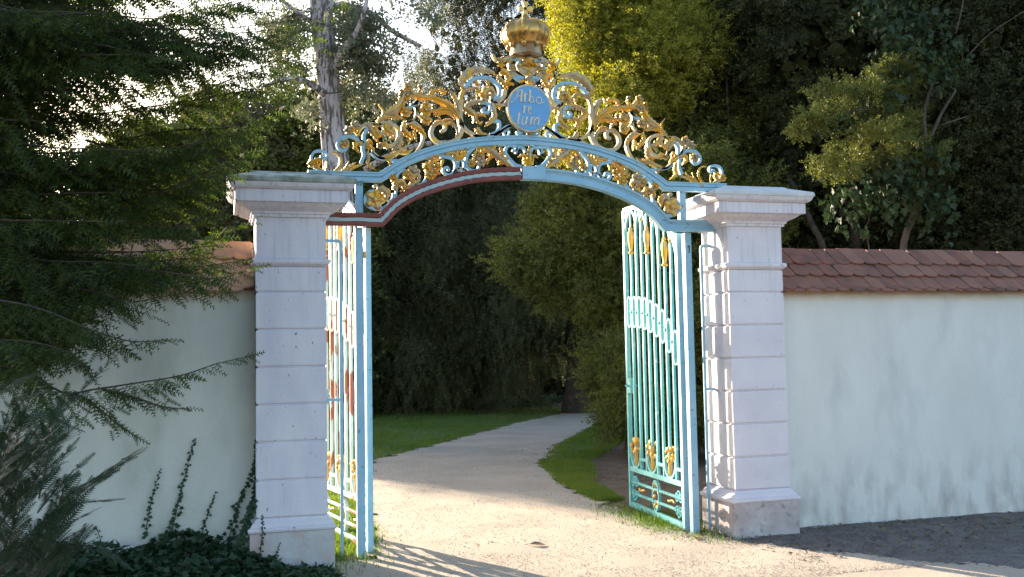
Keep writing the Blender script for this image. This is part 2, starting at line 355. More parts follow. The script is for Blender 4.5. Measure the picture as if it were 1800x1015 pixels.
m_lawn = mat('lawn_ground', (.07, .13, .02), (.10, .13, .03), .95, 1.6, bump=1, bscale=50, c3=(.13, .09, .055), s3=1.3, t3=(.58, .68))
tag(link_mesh('ground', [(-400,-60,-.012),(400,-60,-.012),(400,900,-.012),(-400,900,-.012)], [(0,1,2,3)], m_soil), kind='structure')
LE = np.array([(-9,-6.5),(.30,-.1),(.42,.6),(.62,2.4),(1.0,5.4),(1.5,8.25),(2.4,9.6),(4.65,13.4),(6.6,16.6),(8.8,19.7),(12,22.6),(20,26)])[1:]
RE = np.array([(3.42,-.1),(3.2,1.2),(3.22,2.6),(3.36,4.23),(3.82,6.64),(5.0,9.4),(6.6,12.4),(8.2,15.6),(10.4,18.6),(14,21),(21,23)])
def onpath(x, y):
    l = np.interp(y, LE[:, 1], LE[:, 0]); r = np.interp(y, RE[:, 1], RE[:, 0]); wb = .07*np.sin(y*5.1+np.sin(3*y))+.05*np.sin(y*13)
    return (x > l+wb) & (x < r+wb*1.2)
path_in = lambda x, y: np.where(y > .15, onpath(x, y), (x > -7)) & ~((y < .15) & (y > -1.35+.12*np.sin(x*3)) & (x < .05)) & ~((y < .3) & (x > 3.42) & (y > -.34-1.15*(x-3.42)+.10*np.sin(x*4+np.sin(y*7))+.05*np.sin(x*17+y*9)))  # right cut-out runs to the shadow's edge, leaving room for painted shade
tag(sheet('gravel_path', m_gravel, -7, 21, -8.5, 26, .07, .004, path_in, .004), kind='structure')
tag(sheet('verge_and_shade', m_fore, -7, 12, -5.5, .6, .07, .0, lambda x, y: (y < .5) & ((x < .15) | (x > 3.4)) & ~path_in(x, y), .010), kind='structure')  # real verge close to the wall; further out right, shade painted as dark gravel
tag(sheet('lawn', m_lawn, -14, 6.2, .9, 24.5, .18, .0, lambda x, y: (x < np.interp(y, LE[:, 1], LE[:, 0])-.02) & (y < 23.2), .006), kind='structure')
tag(sheet('lawn_verge', m_lawn, 3, 9.5, 2.4, 18, .1, .0, lambda x, y: (x > np.interp(y, RE[:, 1], RE[:, 0])+.02) & (x < np.interp(y, RE[:, 1], RE[:, 0])+np.interp(y, [2.5, 4, 4.6, 7, 10, 16], [.12, .28, .40, .75, 1.3, 1.2])+.06*np.sin(y*5)+.04*np.sin(x*11+y*3)), .006), kind='structure')
tag(sheet('field', m_lawn, -120, 160, 52, 420, 6, .0, None, .05), kind='structure')
# grass tufts
def blades(n, fx, hmin, hmax, wd=.006):
    P = fx(n); n = len(P); a = rng.uniform(0, 6.28, n); h = rng.uniform(hmin, hmax, n); ln = rng.normal(0, .35, (n, 2))*h[:, None]
    d = np.stack([np.cos(a), np.sin(a)], 1)*wd
    V = np.zeros((n, 3, 3)); V[:, 0, :2] = P[:, :2]-d; V[:, 1, :2] = P[:, :2]+d; V[:, 2, :2] = P[:, :2]+ln; V[:, 2, 2] = h
    return V.reshape(-1, 3), np.arange(n*3).reshape(-1, 3)
def g_left(n):
    y = .9+22.5*rng.random(n)**1.6; r = np.interp(y, LE[:, 1], LE[:, 0])+rng.normal(0, .05, n); x = r-rng.random(n)*(2+y*.45)
    k = (np.sin(x*1.9+2*np.sin(y*.8))+rng.normal(0, .5, n) > -.75); return np.stack([x, y], 1)[k]
def g_right(n):
    y = 2.5+14*rng.random(n)**1.3; r = np.interp(y, RE[:, 1], RE[:, 0])+rng.normal(0, .04, n); x = r+rng.random(n)*np.interp(y, [2.5, 4, 4.6, 7, 10, 16], [.2, .34, .48, .85, 1.3, 1.2]); k = np.sin(x*2.3+1.7*np.sin(y*1.9))+rng.normal(0, .45, n) > -.55; return np.stack([x, y], 1)[k]
def g_posts(n):
    a = rng.random(n) < .6; x = np.where(a, rng.normal(.12, .18, n), rng.normal(3.3, .16, n)); y = np.where(a, 1.1+rng.normal(0, .55, n), 1.1+rng.normal(0, .5, n)); return np.stack([x, y], 1)
tag(link_mesh('grass', *merge([blades(150000, g_left, .02, .065, .007), blades(40000, g_right, .02, .07, .006), blades(7000, g_posts, .02, .07, .005)]), f_grass),
    'short green grass beside the curving gravel path', 'grass', kind='stuff')
# loose stones
OCT = (np.array([(1,0,0),(0,1,0),(-1,0,0),(0,-1,0),(0,0,.7),(.5,.5,-.4)]), np.array([(0,1,4),(1,2,4),(2,3,4),(3,0,4),(1,0,5),(2,1,5),(0,3,5)]))
def stones(n, fx, s0, s1):
    P = fx(n); n = len(P); z = np.full((n, 1), .006); return scatter(OCT, np.hstack([P, z]), rng.normal(0, 1, (n, 3))*[1, 1, .15], rng.uniform(s0, s1, n)**1.0, .2)
def s_path(n):
    y = -1.6+12*rng.random(n)**1.7; x = rng.uniform(-1.5, 6, n); k = path_in(x, y); return np.stack([x, y], 1)[k]
def s_verge_shade(n):
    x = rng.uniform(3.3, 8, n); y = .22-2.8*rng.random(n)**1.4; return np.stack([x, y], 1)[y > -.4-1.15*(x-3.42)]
tag(link_mesh('loose_gravel', *stones(52000, s_path, .002, .0065), m_peb), 'loose pale pebbles lying on the gravel path', 'gravel', kind='stuff')
tag(link_mesh('verge_shade_grit', *stones(12000, s_verge_shade, .003, .009), m_fore), 'dark grit and clods at the foot of the right wall, continued outward as painted shade', 'gravel', kind='stuff')
def litter(n):
    a = rng.random(n); x = np.where(a < .35, rng.normal(4.35, .45, n), np.where(a < .5, rng.normal(3.25, .2, n), rng.uniform(3.4, 7.5, n)))
    y = np.where(a < .35, rng.normal(4.9, 1.6, n), np.where(a < .5, rng.uniform(-.1, 2.2, n), rng.uniform(-1.2, .2, n)))
    return np.stack([x, y, np.full(n, .015)], 1)
P = litter(1500); tag(link_mesh('leaf_litter', *scatter(LEAF, P, rng.normal(0, 1, (len(P), 3))*[1, 1, .2], rng.uniform(.02, .045, len(P)), .3), f_dry), 'brown dead leaves scattered on the soil by the gate', 'leaf litter', kind='stuff')
fl = empty('fallen_leaf', (1.77, .26, .006)); tag(fl, 'single dark dead leaf lying alone on the sunlit gravel in the gateway', 'leaf')
V, Fc = scatter(LEAF, [(-.06, 0, .014)], [(1, -.2, 0)], [.15], 0)
link_mesh('leaf_blade', V, Fc, m_bark_d, fl); mb = MB(); mb.tube([(-.06, 0, .014), (-.09, .01, .012)], .002, 5); mb.build('stalk', m_bark_d, fl, local=True)

# ------------------------------------------------------------------ gate pillars
JT = [2.1424, 1.8506, 1.5586, 1.2689, .980, .6867]
def pillar(x0, x1, mp, mc, label, left):
    t = empty('gate_pillar', ((x0+x1)/2, .253, 0)); tag(t, label, 'pillar')
    y0, y1 = 0.0, .506
    mb = MB(); mb.rings(x0, x1, y0, y1, [(.050, -.1), (.0505, .10), (.050, .296)]); mb.build('plinth', m_plinth_l if left else m_plinth, t)
    mb = MB(); mb.rings(x0, x1, y0, y1, [(.052, .296), (.062, .304), (.066, .318), (.062, .331), (.046, .338), (.040, .350), (.030, .368), (.014, .380), (.008, .392), (.0, .400)]); mb.build('base_moulding', mp, t)
    edges = [.400]+JT[::-1]+[2.345]
    mb = MB(); c = .016
    for a, b in zip(edges[:-1], edges[1:]): mb.rings(x0, x1, y0, y1, [(-c, a), (-c, a+.004), (-.003, a+.009), (0, a+.020), (0, b-.020), (-.003, b-.009), (-c, b-.004), (-c, b)], caps=True)
    o = mb.build('shaft', mp, t)
    mb = MB(); mb.rings(x0, x1, y0, y1, [(-.004, 2.345), (.004, 2.352), (.022, 2.362), (.030, 2.374), (.030, 2.392), (.024, 2.400), (.004, 2.404), (-.002, 2.408)]); mb.build('ring_moulding', mp, t)
    mb = MB(); mb.rings(x0, x1, y0, y1, [(0, 2.408), (0, 2.729)]); mb.build('frieze_block', mp, t)
    mb = MB(); mb.rings(x0, x1, y0, y1, [(0, 2.729), (.022, 2.731), (.023, 2.752), (.036, 2.756), (.038, 2.772), (.050, 2.780), (.072, 2.790), (.105, 2.808), (.128, 2.830), (.158, 2.832), (.160, 2.836), (.160, 2.922), (.157, 2.926), (.176, 2.930), (.196, 2.945), (.207, 2.965), (.210, 2.975)])
    mb.build('cornice', mp, t)
    mb = MB(); mb.rings(x0, x1, y0, y1, [(.212, 2.975), (.220, 2.985), (.220, 3.008), (.212, 3.020), (.12, 3.050), (.055, 3.070), (.03, 3.088), (.0, 3.092)]); mb.build('cap_stone', mc, t)
    return t
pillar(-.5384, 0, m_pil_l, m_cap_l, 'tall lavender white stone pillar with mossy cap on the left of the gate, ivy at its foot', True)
pillar(3.5265, 4.065, m_pil, m_cap, 'tall lavender white stone pillar with clean pale cap, gate bar shadows on its side', False)

# ------------------------------------------------------------------ garden walls with tiled copings
def wall(x0, x1, mw, mt, label, seed):
    t = empty('garden_wall', ((x0+x1)/2, .6, 0)); tag(t, label, 'wall')
    mb = MB(); n = 40; xs = np.linspace(x0, x1, n)
    V = []; Fc = []
    for i, x in enumerate(xs):
        for y, z in ((.24, -.15), (.24, 2.19), (1.15, 2.19), (1.15, -.15)): V.append((x, y+(.004*math.sin(i*1.7+z*2) if y < .5 else 0), z))
    for i in range(n-1):
        for k in range(4): a = i*4+k; b = i*4+(k+1) % 4; Fc.append((a, b, b+4, a+4))
    Fc.append((0,1,2,3)); Fc.append(tuple((n-1)*4+k for k in (3,2,1,0))); mb.add(V, Fc); mb.build('plaster_face', mw, t)
    rr = random.Random(seed); mb = MB(); W = .158; ez, ey, rz, ry = 2.150, .150, 2.600, .70
    dy, dz = ry-ey, rz-ez; L = math.hypot(dy, dz); dy /= L; dz /= L
    def tile(xc, s0, s1, lift, w_, tk=.014):
        x_ = xc; V = []; pts = []
        for a in (-1, -.92, -.72, -.4, 0, .4, .72, .92, 1): pts.append((a*w_/2, s0+.052*(1-math.sqrt(max(0, 1-a*a*.93)))))
        pts += [(w_/2, s1), (-w_/2, s1)]; j = rr.uniform(-.008, .008); sk = rr.uniform(-.014, .014); l2 = lift+rr.uniform(-.004, .005)
        for h in (0, tk):
            for (px, ps) in pts:
                hh = h+l2+(s1-ps)*.085; V.append((x_+px+sk*(ps-s0)*4, ey+dy*(ps+j)-dz*hh*1.0, ez+dz*(ps+j)+dy*hh))
        k = len(pts); Fc = [tuple(range(k)), tuple(range(2*k-1, k-1, -1))]+[(i, (i+1) % k, (i+1) % k+k, i+k) for i in range(k)]
        mb.add(V, Fc)
    rows = [(-.035, 0), (.0, .5), (.205, 0), (.405, .5)]
    nt_ = int((x1-x0)/W)+1
    for ri, (s0, off) in enumerate(rows):
        for i in range(-1, nt_+1):
            xc = x0+(i+.5+off)*W
            if xc-W*.5 < x0-.001 or xc+W*.5 > x1+.05: 
                if xc < x0 or xc > x1: continue
                w_ = min(W, 2*min(xc-x0, x1-xc)); 
                if w_ < .05: continue
                tile(xc, s0, s0+.34, .004*ri, w_*.97); continue
            tile(xc, s0, s0+.34 if ri < 3 else L, .003*ri, W*.965)
    mb.build('tile_roof', mt, t)
    mb = MB(); i = 0; x = x0
    while x < x1-.05:
        l_ = min(.36, x1-x); P = []
        prof = [(math.cos(a)*.085, math.sin(a)*.055) for a in np.linspace(math.pi, 0, 9)]; prof += [(p[0]*.85, p[1]*.8-.004) for p in prof[::-1]]
        V = []; 
        for xx, s_ in ((x+.004, 1.06), (x+l_-.002, .96)): V += [(xx, ry+.05+p[0]*s_, rz-.045+p[1]*s_) for p in prof]
        k = len(prof); mb.add(V, [(q, (q+1) % k, (q+1) % k+k, q+k) for q in range(k)]+[tuple(range(k))[::-1], tuple(range(k, 2*k))]); x += l_; i += 1
    mb.build('ridge_tiles', mt, t)
    mb = MB(); mb.add([(x0, ry, rz-.03), (x1, ry, rz-.03), (x1, 1.28, 2.17), (x0, 1.28, 2.17), (x0, .2, 2.171), (x1, .2, 2.171)], [(0,1,2,3), (3,2,5,4), (4,5,1,0), (0,3,4), (1,5,2)]); mb.build('back_slope', mt, t)
    return t
wall(4.066, 11.5, m_wall, m_tile, 'long pale plastered garden wall with red brown tile coping right of the gate', 3)
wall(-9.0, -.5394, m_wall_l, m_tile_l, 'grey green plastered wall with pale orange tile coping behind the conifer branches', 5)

# ------------------------------------------------------------------ iron arch over the gateway
XC = 1.766; GY = .25
CR = {'A': (590,180,7.25), 'B': (680,140,7.807), 'C': (760,100,6.764), 'D': (860,80,10.15), 'E': (540,230,10.15), 'F': (620,280,8.456), 'G': (740,240,10.), 'H': (870,230,9.474), 'M': (860,130,8.457), 'P': (0,0,1.)}
def W(c, pts, Y=GY):
    ox, oy, s_ = CR[c]; return [ony(ox+x/s_, oy+y/s_, Y) for x, y in pts]
def mir(P): return [np.array([2*XC-p[0], p[1], p[2]]) for p in P]
arch = empty('gate_arch', (XC, .25, 0)); tag(arch, 'ornate blue and gilded wrought iron arch spanning the two white pillars, crowned at the top', 'gate arch')
up_l = W('P', [(556,316.8),(668.5,317.0)]); up_c = W('P', [(668.5,317.0),(692,297.6),(720,281.5),(755,268.6),(806,256.0),(857,249.6),(905,247.8)])
up_l[0][0] = -.12
for p in up_l: p[2] = 3.113
up_c[0][2] = 3.113
arc = catmull(up_c, 5); half = [up_l[0]]+arc; apex = np.array([XC, GY, half[-1][2]+.004])
UP = half+[apex]+mir(half)[::-1]
lo_l = W('P', [(582,384.5),(670,386.8)]); lo_c = W('P', [(670,386.8),(697,360),(730,340.4),(766.6,326.2),(812,314.4),(857,308.0),(914,305.8)])
lo_l[0][0] = .006
for p in lo_l: p[2] = 2.757
lo_c[0][2] = 2.757
lohalf = [lo_l[0]]+catmull(lo_c, 5); lapex = np.array([XC, GY, lohalf[-1][2]+.004])
LO = lohalf+[lapex]
xs_lo = np.array([p[0] for p in LO]); zs_lo = np.array([p[2] for p in LO])
def z_low(x): x = x if x < XC else 2*XC-x; return float(np.interp(x, xs_lo, zs_lo))
mb = MB(); mb.sweep(UP, [(-.040,-.016),(-.036,-.026),(-.006,-.026),(-.002,-.018),(.002,-.018),(.004,-.030),(.026,-.030),(.030,-.036),(.040,-.036),(.042,-.030),(.042,.03),(-.040,.03)]); mb.build('upper_beam', m_blue, arch)
prof = [(-.052,-.030),(-.046,-.036),(-.030,-.036),(-.022,-.026),(.008,-.020),(.026,-.030),(.034,-.044),(.050,-.046),(.052,-.04),(.052,.035),(-.052,.035)]
mb = MB(); mb.sweep([lapex]+mir(lohalf)[::-1], prof); mb.build('lower_beam', m_blue, arch)
mb = MB(); mb.box(XC-.065, XC+.14, .195, .30, lapex[2]-.058, lapex[2]+.058, .006); mb.build('keystone', m_blue, arch)
LO2 = [p for p in LO if p[0] < XC-.07]+[np.array([XC-.068, GY, lapex[2]])]
def wob(P, prof_, amp, f, ph):
    return prof_
mb = MB(); mb.sweep(LO2, [(-.052,-.030),(-.046,-.038),(-.022,-.038),(-.018,-.028),(.014,-.028),(.020,-.044),(.050,-.048),(.052,-.04),(.052,.035),(-.052,.035)]); pb = mb.build('lower_beam', m_red, arch)
pb['label'] = 'left half of the lower beam in dark red primer with a strip of old blue paint'
mb = MB(); n = len(LO2); V = []; Fc = []; dense = catmull(LO2[1:], 5); dense = [LO2[0]+(LO2[1]-LO2[0])*k/14 for k in range(14)]+dense
off = []
for i, p in enumerate(dense):
    a = dense[max(i-1, 0)]; b = dense[min(i+1, len(dense)-1)]; d = (b-a)/np.linalg.norm(b-a); nn = np.array([-d[2], 0, d[0]])
    w1 = .004*math.sin(i*.9)+.003*math.sin(i*2.3); w2 = .004*math.sin(i*.7+2)
    V += [p+nn*(.013+w1)+np.array([0, -.0305, 0]), p+nn*(-.018+w2)+np.array([0, -.0305, 0]), p+nn*(-.016)+np.array([0, -.026, 0]), p+nn*.012+np.array([0, -.026, 0])]
for i in range(len(dense)-1):
    for k in range(4): Fc.append((i*4+k, i*4+(k+1) % 4, i*4+4+(k+1) % 4, i*4+4+k))
mb.add(V, Fc); mb.build('old_paint_strip', mat('old_pale_blue_paint', (.33, .47, .50), (.42, .50, .50), .5, 9), pb)
for sx, x, nm in ((1, .302, 0), (-1, 3.232, 1)):
    mb = MB(); mb.box(x-.031, x+.031, .265, .315, 2.815, 3.08, .004); mb.build('strut', m_blue, arch)
    mb = MB(); zt = 2.70; x = x if sx > 0 else 3.283; mb.box(x-.034, x+.030, .285, .350, -.02, zt, .005); mb.box(x-.036, x+.032, .283, .352, .955, .968, .003); p_ = mb.build('post', m_blue, arch)
mb = MB(); mb.tube([(3.290, .282, 2.515), (3.290, .282, 2.585)], .0045, 5); mb.tube([(3.277, .282, 2.570), (3.290, .282, 2.585)], .004, 5); mb.build('numeral_one', m_bark_d, arch)
mb = MB(); mb.ball((.345, .283, 2.47), .016, 8, (1, .6, 2.2)); mb.build('gilt_knob', m_gold, arch)

scr = []  # (kind, size, builder)
def scroll(pts, c, wd=.024, m2=True, disc=0, mat_=None, cl=False, dep=.020, nm='scroll', end=1.0):
    wd = wd*(1.2 if nm == 'gilded_scroll' else 1.05); P = catmull(W(c, pts), 5, cl); L = sum(np.linalg.norm(P[i+1]-P[i]) for i in range(len(P)-1))
    def mk(Q):
        mb = MB(); n = len(Q); tp = [1+(end-1)*i/(n-1) for i in range(n)]
        mb.sweep(Q, [(-wd/2, -dep), (wd/2, -dep), (wd/2, dep), (-wd/2, dep)], tp, cl)
        if disc: q = Q[-1]; mb.ball(q, disc, 10, (1, 1.5*dep/disc, 1))
        return mb
    if nm == 'scroll' and mat_ is None and c in 'AB' and len(scr) % 2: mat_ = m_tan
    scr.append((nm, L*wd, mk, P, mat_ or m_blue, m2))
def leaf(pts, c, wpx, lobes=4, m2=True, mat_=None, nm='acanthus_leaf', yoff=0, curl=1.0, sh=0):
    s_ = CR[c][2]; wd = wpx/s_/171.*1.45; P0 = catmull(W(c, pts), 6); n = 26
    d = np.concatenate([[0], np.cumsum([np.linalg.norm(P0[i+1]-P0[i]) for i in range(len(P0)-1)])]); T = np.linspace(0, d[-1], n)
    A = np.array(P0); Q = np.stack([np.interp(T, d, A[:, k]) for k in range(3)], 1); L = d[-1]; ph = random.random()*3; sd_ = random.choice((-1, 1))
    lobes = max(2, int(round(L/max(wd, .02)*2.2))) if lobes == 4 else lobes
    def mk(Qm, flip=1):
        mb = MB(); Qm = np.array(Qm); V = []; cols = (-1, -.62, -.25, 0, .25, .62, 1)
        for i in range(n):
            t = i/(n-1); a = Qm[max(i-1, 0)]; b = Qm[min(i+1, n-1)]; dd = (b-a)/(np.linalg.norm(b-a)+1e-9); nn = np.array([-dd[2], 0, dd[0]])*flip
            env = math.sin(math.pi*min(1, (.10+.90*t)**.85))**.75 if t < .999 else .05
            env = max(env, .28*(t < .5))
            for c_ in cols:
                se = 1-.42*abs(math.sin(lobes*math.pi*t+ph+(.6 if c_ > 0 else 0)))**.7*(abs(c_) > .5)
                o_ = c_*wd/2*env*se; back = -dd*abs(c_)*wd*.22*env*(abs(c_) > .5)
                y = yoff-.014-wd*.34*env*((1-c_*c_)-.25)*curl-.006*math.sin(lobes*2*math.pi*t+ph)*abs(c_)-(.010*curl*sd_*c_ if abs(c_) == 1 else 0)-(.012 if c_ == 0 else 0)*env
                V.append(Qm[i]+nn*o_+back+np.array([0, y, 0]))
        k = len(cols); N = len(V); V2 = [v+np.array([0, .007, 0]) for v in V]; Fc = []
        for i in range(n-1):
            for j in range(k-1): a = i*k+j; Fc += [(a, a+1, a+k+1, a+k), (N+a, N+a+k, N+a+k+1, N+a+1)]
            Fc += [(i*k, i*k+k, N+i*k+k, N+i*k), (i*k+k-1, N+i*k+k-1, N+i*k+2*k-1, i*k+2*k-1)]
        mb.add(V+V2, Fc); return mb
    scr.append((nm, L*wd, mk, list(Q), mat_ or random.choice((m_gold, m_tan, m_gold)), m2))
def rosette(x, y, r, c, m2=True, n5=None, mat_=None):
    s_ = CR[c][2]; rr = r/s_/171*1.25; ctr = W(c, [(x, y)])[0]; n5 = n5 or random.choice((5, 6)); rt = random.random()*3
    def mk(Q, flip=1):
        q = Q[0]; mb = MB(); N = 8*n5; V = [q+np.array([0, -.036, 0])]; Fc = []
        rings_ = ((.35, -.018), (.7, -.036), (1.0, -.018), (.8, -.002))
        for fr, yy in rings_:
            for k in range(N):
                a = 2*math.pi*k/N+rt; pet = .72+.28*abs(math.cos(n5*a/2)); V.append(q+np.array([math.cos(a)*rr*fr*pet, yy-.008*math.cos(n5*a), math.sin(a)*rr*fr*pet]))
        for k in range(N): Fc.append((0, 1+k, 1+(k+1) % N))
        for i in range(3):
            for k in range(N): a = 1+i*N+k; b = 1+i*N+(k+1) % N; Fc.append((a, a+N, b+N, b))
        mb.add(V, Fc); mb.ball(q+np.array([0, -.034, 0]), rr*.26, 8); return mb
    scr.append(('rosette', rr*rr*3, mk, [ctr], mat_ or random.choice((m_tan, m_gold)), m2))
# blue scrolls
scroll([(560,775),(430,776),(330,765),(220,715),(130,640),(85,560),(75,480),(105,405),(170,365),(260,365),(335,405),(345,465),(300,500),(262,470)], 'E', .022, disc=.020, mat_=m_blue, end=.7)
scroll([(1000,245),(920,165),(820,112),(720,100),(620,140),(552,220),(552,300),(605,352),(670,352),(712,305),(690,262)], 'E', .030, end=.6)
scroll([(955,590),(975,540),(1010,440),(990,330),(1010,200),(1010,90),(1050,0),(1090,-60)], 'E', .026)
scroll([(880,745),(930,730),(1010,660),(1070,580),(1108,500),(1112,430),(1095,370),(1060,315),(1015,272),(960,252),(900,262)], 'A', .026)
scroll([(450,640),(500,690),(560,715),(640,722),(700,745),(800,750),(880,735)], 'A', .022)
scroll([(470,283),(520,285),(590,300),(618,350),(600,400),(565,395)], 'A', .022, disc=.012)
scroll([(395,300),(470,290),(430,240),(350,330)][0:0] or [(240,420),(300,385),(360,365),(430,300)], 'B', .024)
scroll([(430,290),(400,325),(360,345),(320,350)], 'B', .020)
scroll([(370,410),(410,335),(470,283),(550,255),(640,258),(720,290),(782,350),(800,420),(780,480),(725,508)], 'C', .028)
scroll([(560,545),(640,550),(690,590),(672,655),(622,668),(596,640),(620,612)], 'C', .022, disc=.010)
scroll([(735,765),(790,780),(792,850),(745,905),(680,932)], 'C', .024)
scroll([(880,962),(850,915),(885,872),(915,900),(900,935)], 'C', .012)
scroll([(720,605),(850,570),(935,490),(965,400),(945,315),(870,272),(800,300),(790,350),(830,352)], 'D', .026, end=.7)
scroll([(320,775),(240,800),(160,860),(60,930)], 'M', .026); scroll([(560,925),(500,930),(430,905),(412,870),(450,850),(480,880),(455,905)], 'M', .018, disc=.012)
scroll([(340,500),(430,560),(500,610),(560,650)], 'D', .016)
scroll([(610,515),(592,590),(520,680),(440,730),(340,745),(240,710),(187,640),(190,560),(240,495),(310,482),(372,515)], 'F', .024)
scroll([(790,182),(740,170),(680,210),(650,270),(655,345)], 'F', .024); scroll([(960,395),(1030,370),(1085,310),(1110,250),(1130,180),(1180,130)], 'F', .024)
scroll([(700,700),(670,600),(640,520),(655,430)], 'F', .016)
scroll([(330,355),(440,362),(530,382),(592,440),(610,530),(580,620),(505,680),(430,668),(382,610),(410,560),(460,552),(482,592)], 'G', .026, disc=.014, end=.75)
scroll([(700,412),(742,440),(757,510),(742,580),(700,602),(660,580),(643,510),(660,440)], 'G', .018, cl=True)
scroll([(930,205),(880,250),(812,330),(790,430),(800,520),(850,585),(930,605),(1005,580),(1015,530)], 'G', .028, end=.7)
scroll([(430,606),(340,580),(260,505),(200,430),(170,370),(178,310),(215,262),(270,245),(335,275),(345,325),(300,335)], 'H', .028, disc=.013, end=.7)
scroll([(505,365),(480,310),(430,275),(380,285),(355,330),(350,375)], 'H', .018, disc=.010)
# gilded scrolls and bands
GS = dict(mat_=m_tan, nm='gilded_scroll')
scroll([(1015,600),(1025,700),(980,800),(900,860),(800,888),(700,868),(632,810),(606,740),(628,660),(680,605),(745,592),(795,635),(790,695),(750,712)], 'B', .034, disc=.014, end=.7, **GS)
scroll([(520,300),(600,266),(700,275),(780,330),(805,410),(780,490),(720,550),(630,565)], 'A', .024, **GS)
scroll([(340,545),(310,470),(288,400),(300,345),(350,300),(430,275),(500,300),(520,350),(560,400)], 'A', .016, **GS)
scroll([(340,530),(300,450),(230,370)], 'A', .012, **GS)
scroll([(430,290),(400,360),(402,430),(440,500),(495,560)], 'B', .012, **GS)
scroll([(390,375),(400,450),(380,530),(320,580),(265,585)], 'B', .014, **GS)
scroll([(340,820),(325,720),(335,600),(335,500),(360,420),(400,390)], 'C', .040, end=.5, **GS)
scroll([(640,932),(560,960),(480,925),(410,880),(360,820),(320,740)], 'C', .030, end=.6, **GS)
scroll([(430,985),(520,945),(640,945),(740,935),(810,895),(930,822)], 'C', .022, **GS)
scroll([(860,395),(848,470),(795,530),(725,540),(700,500),(690,420)], 'C', .030, end=.6, **GS)
scroll([(690,510),(722,600),(735,680),(710,760),(650,800)], 'C', .026, **GS)
scroll([(730,540),(790,580),(850,570),(890,520)], 'C', .02, **GS)
scroll([(470,640),(560,712),(650,715),(730,680),(820,620)], 'A', .018, **GS)
scroll([(400,345),(350,400),(320,400),(318,370),(340,372)][0:0] or [(360,485),(372,430),(345,388),(312,400),(330,425)], 'F', .012, **GS)
scroll([(855,230),(960,260),(1040,310),(1110,345),(1180,345),(1225,300),(1250,245)], 'D', .028, end=.6, **GS)
scroll([(760,740),(740,820),(760,880),(800,900)][0:0] or [(600,760),(560,700),(600,600),(720,560),(740,640),(680,700),(640,660)], 'G', .012, **GS)
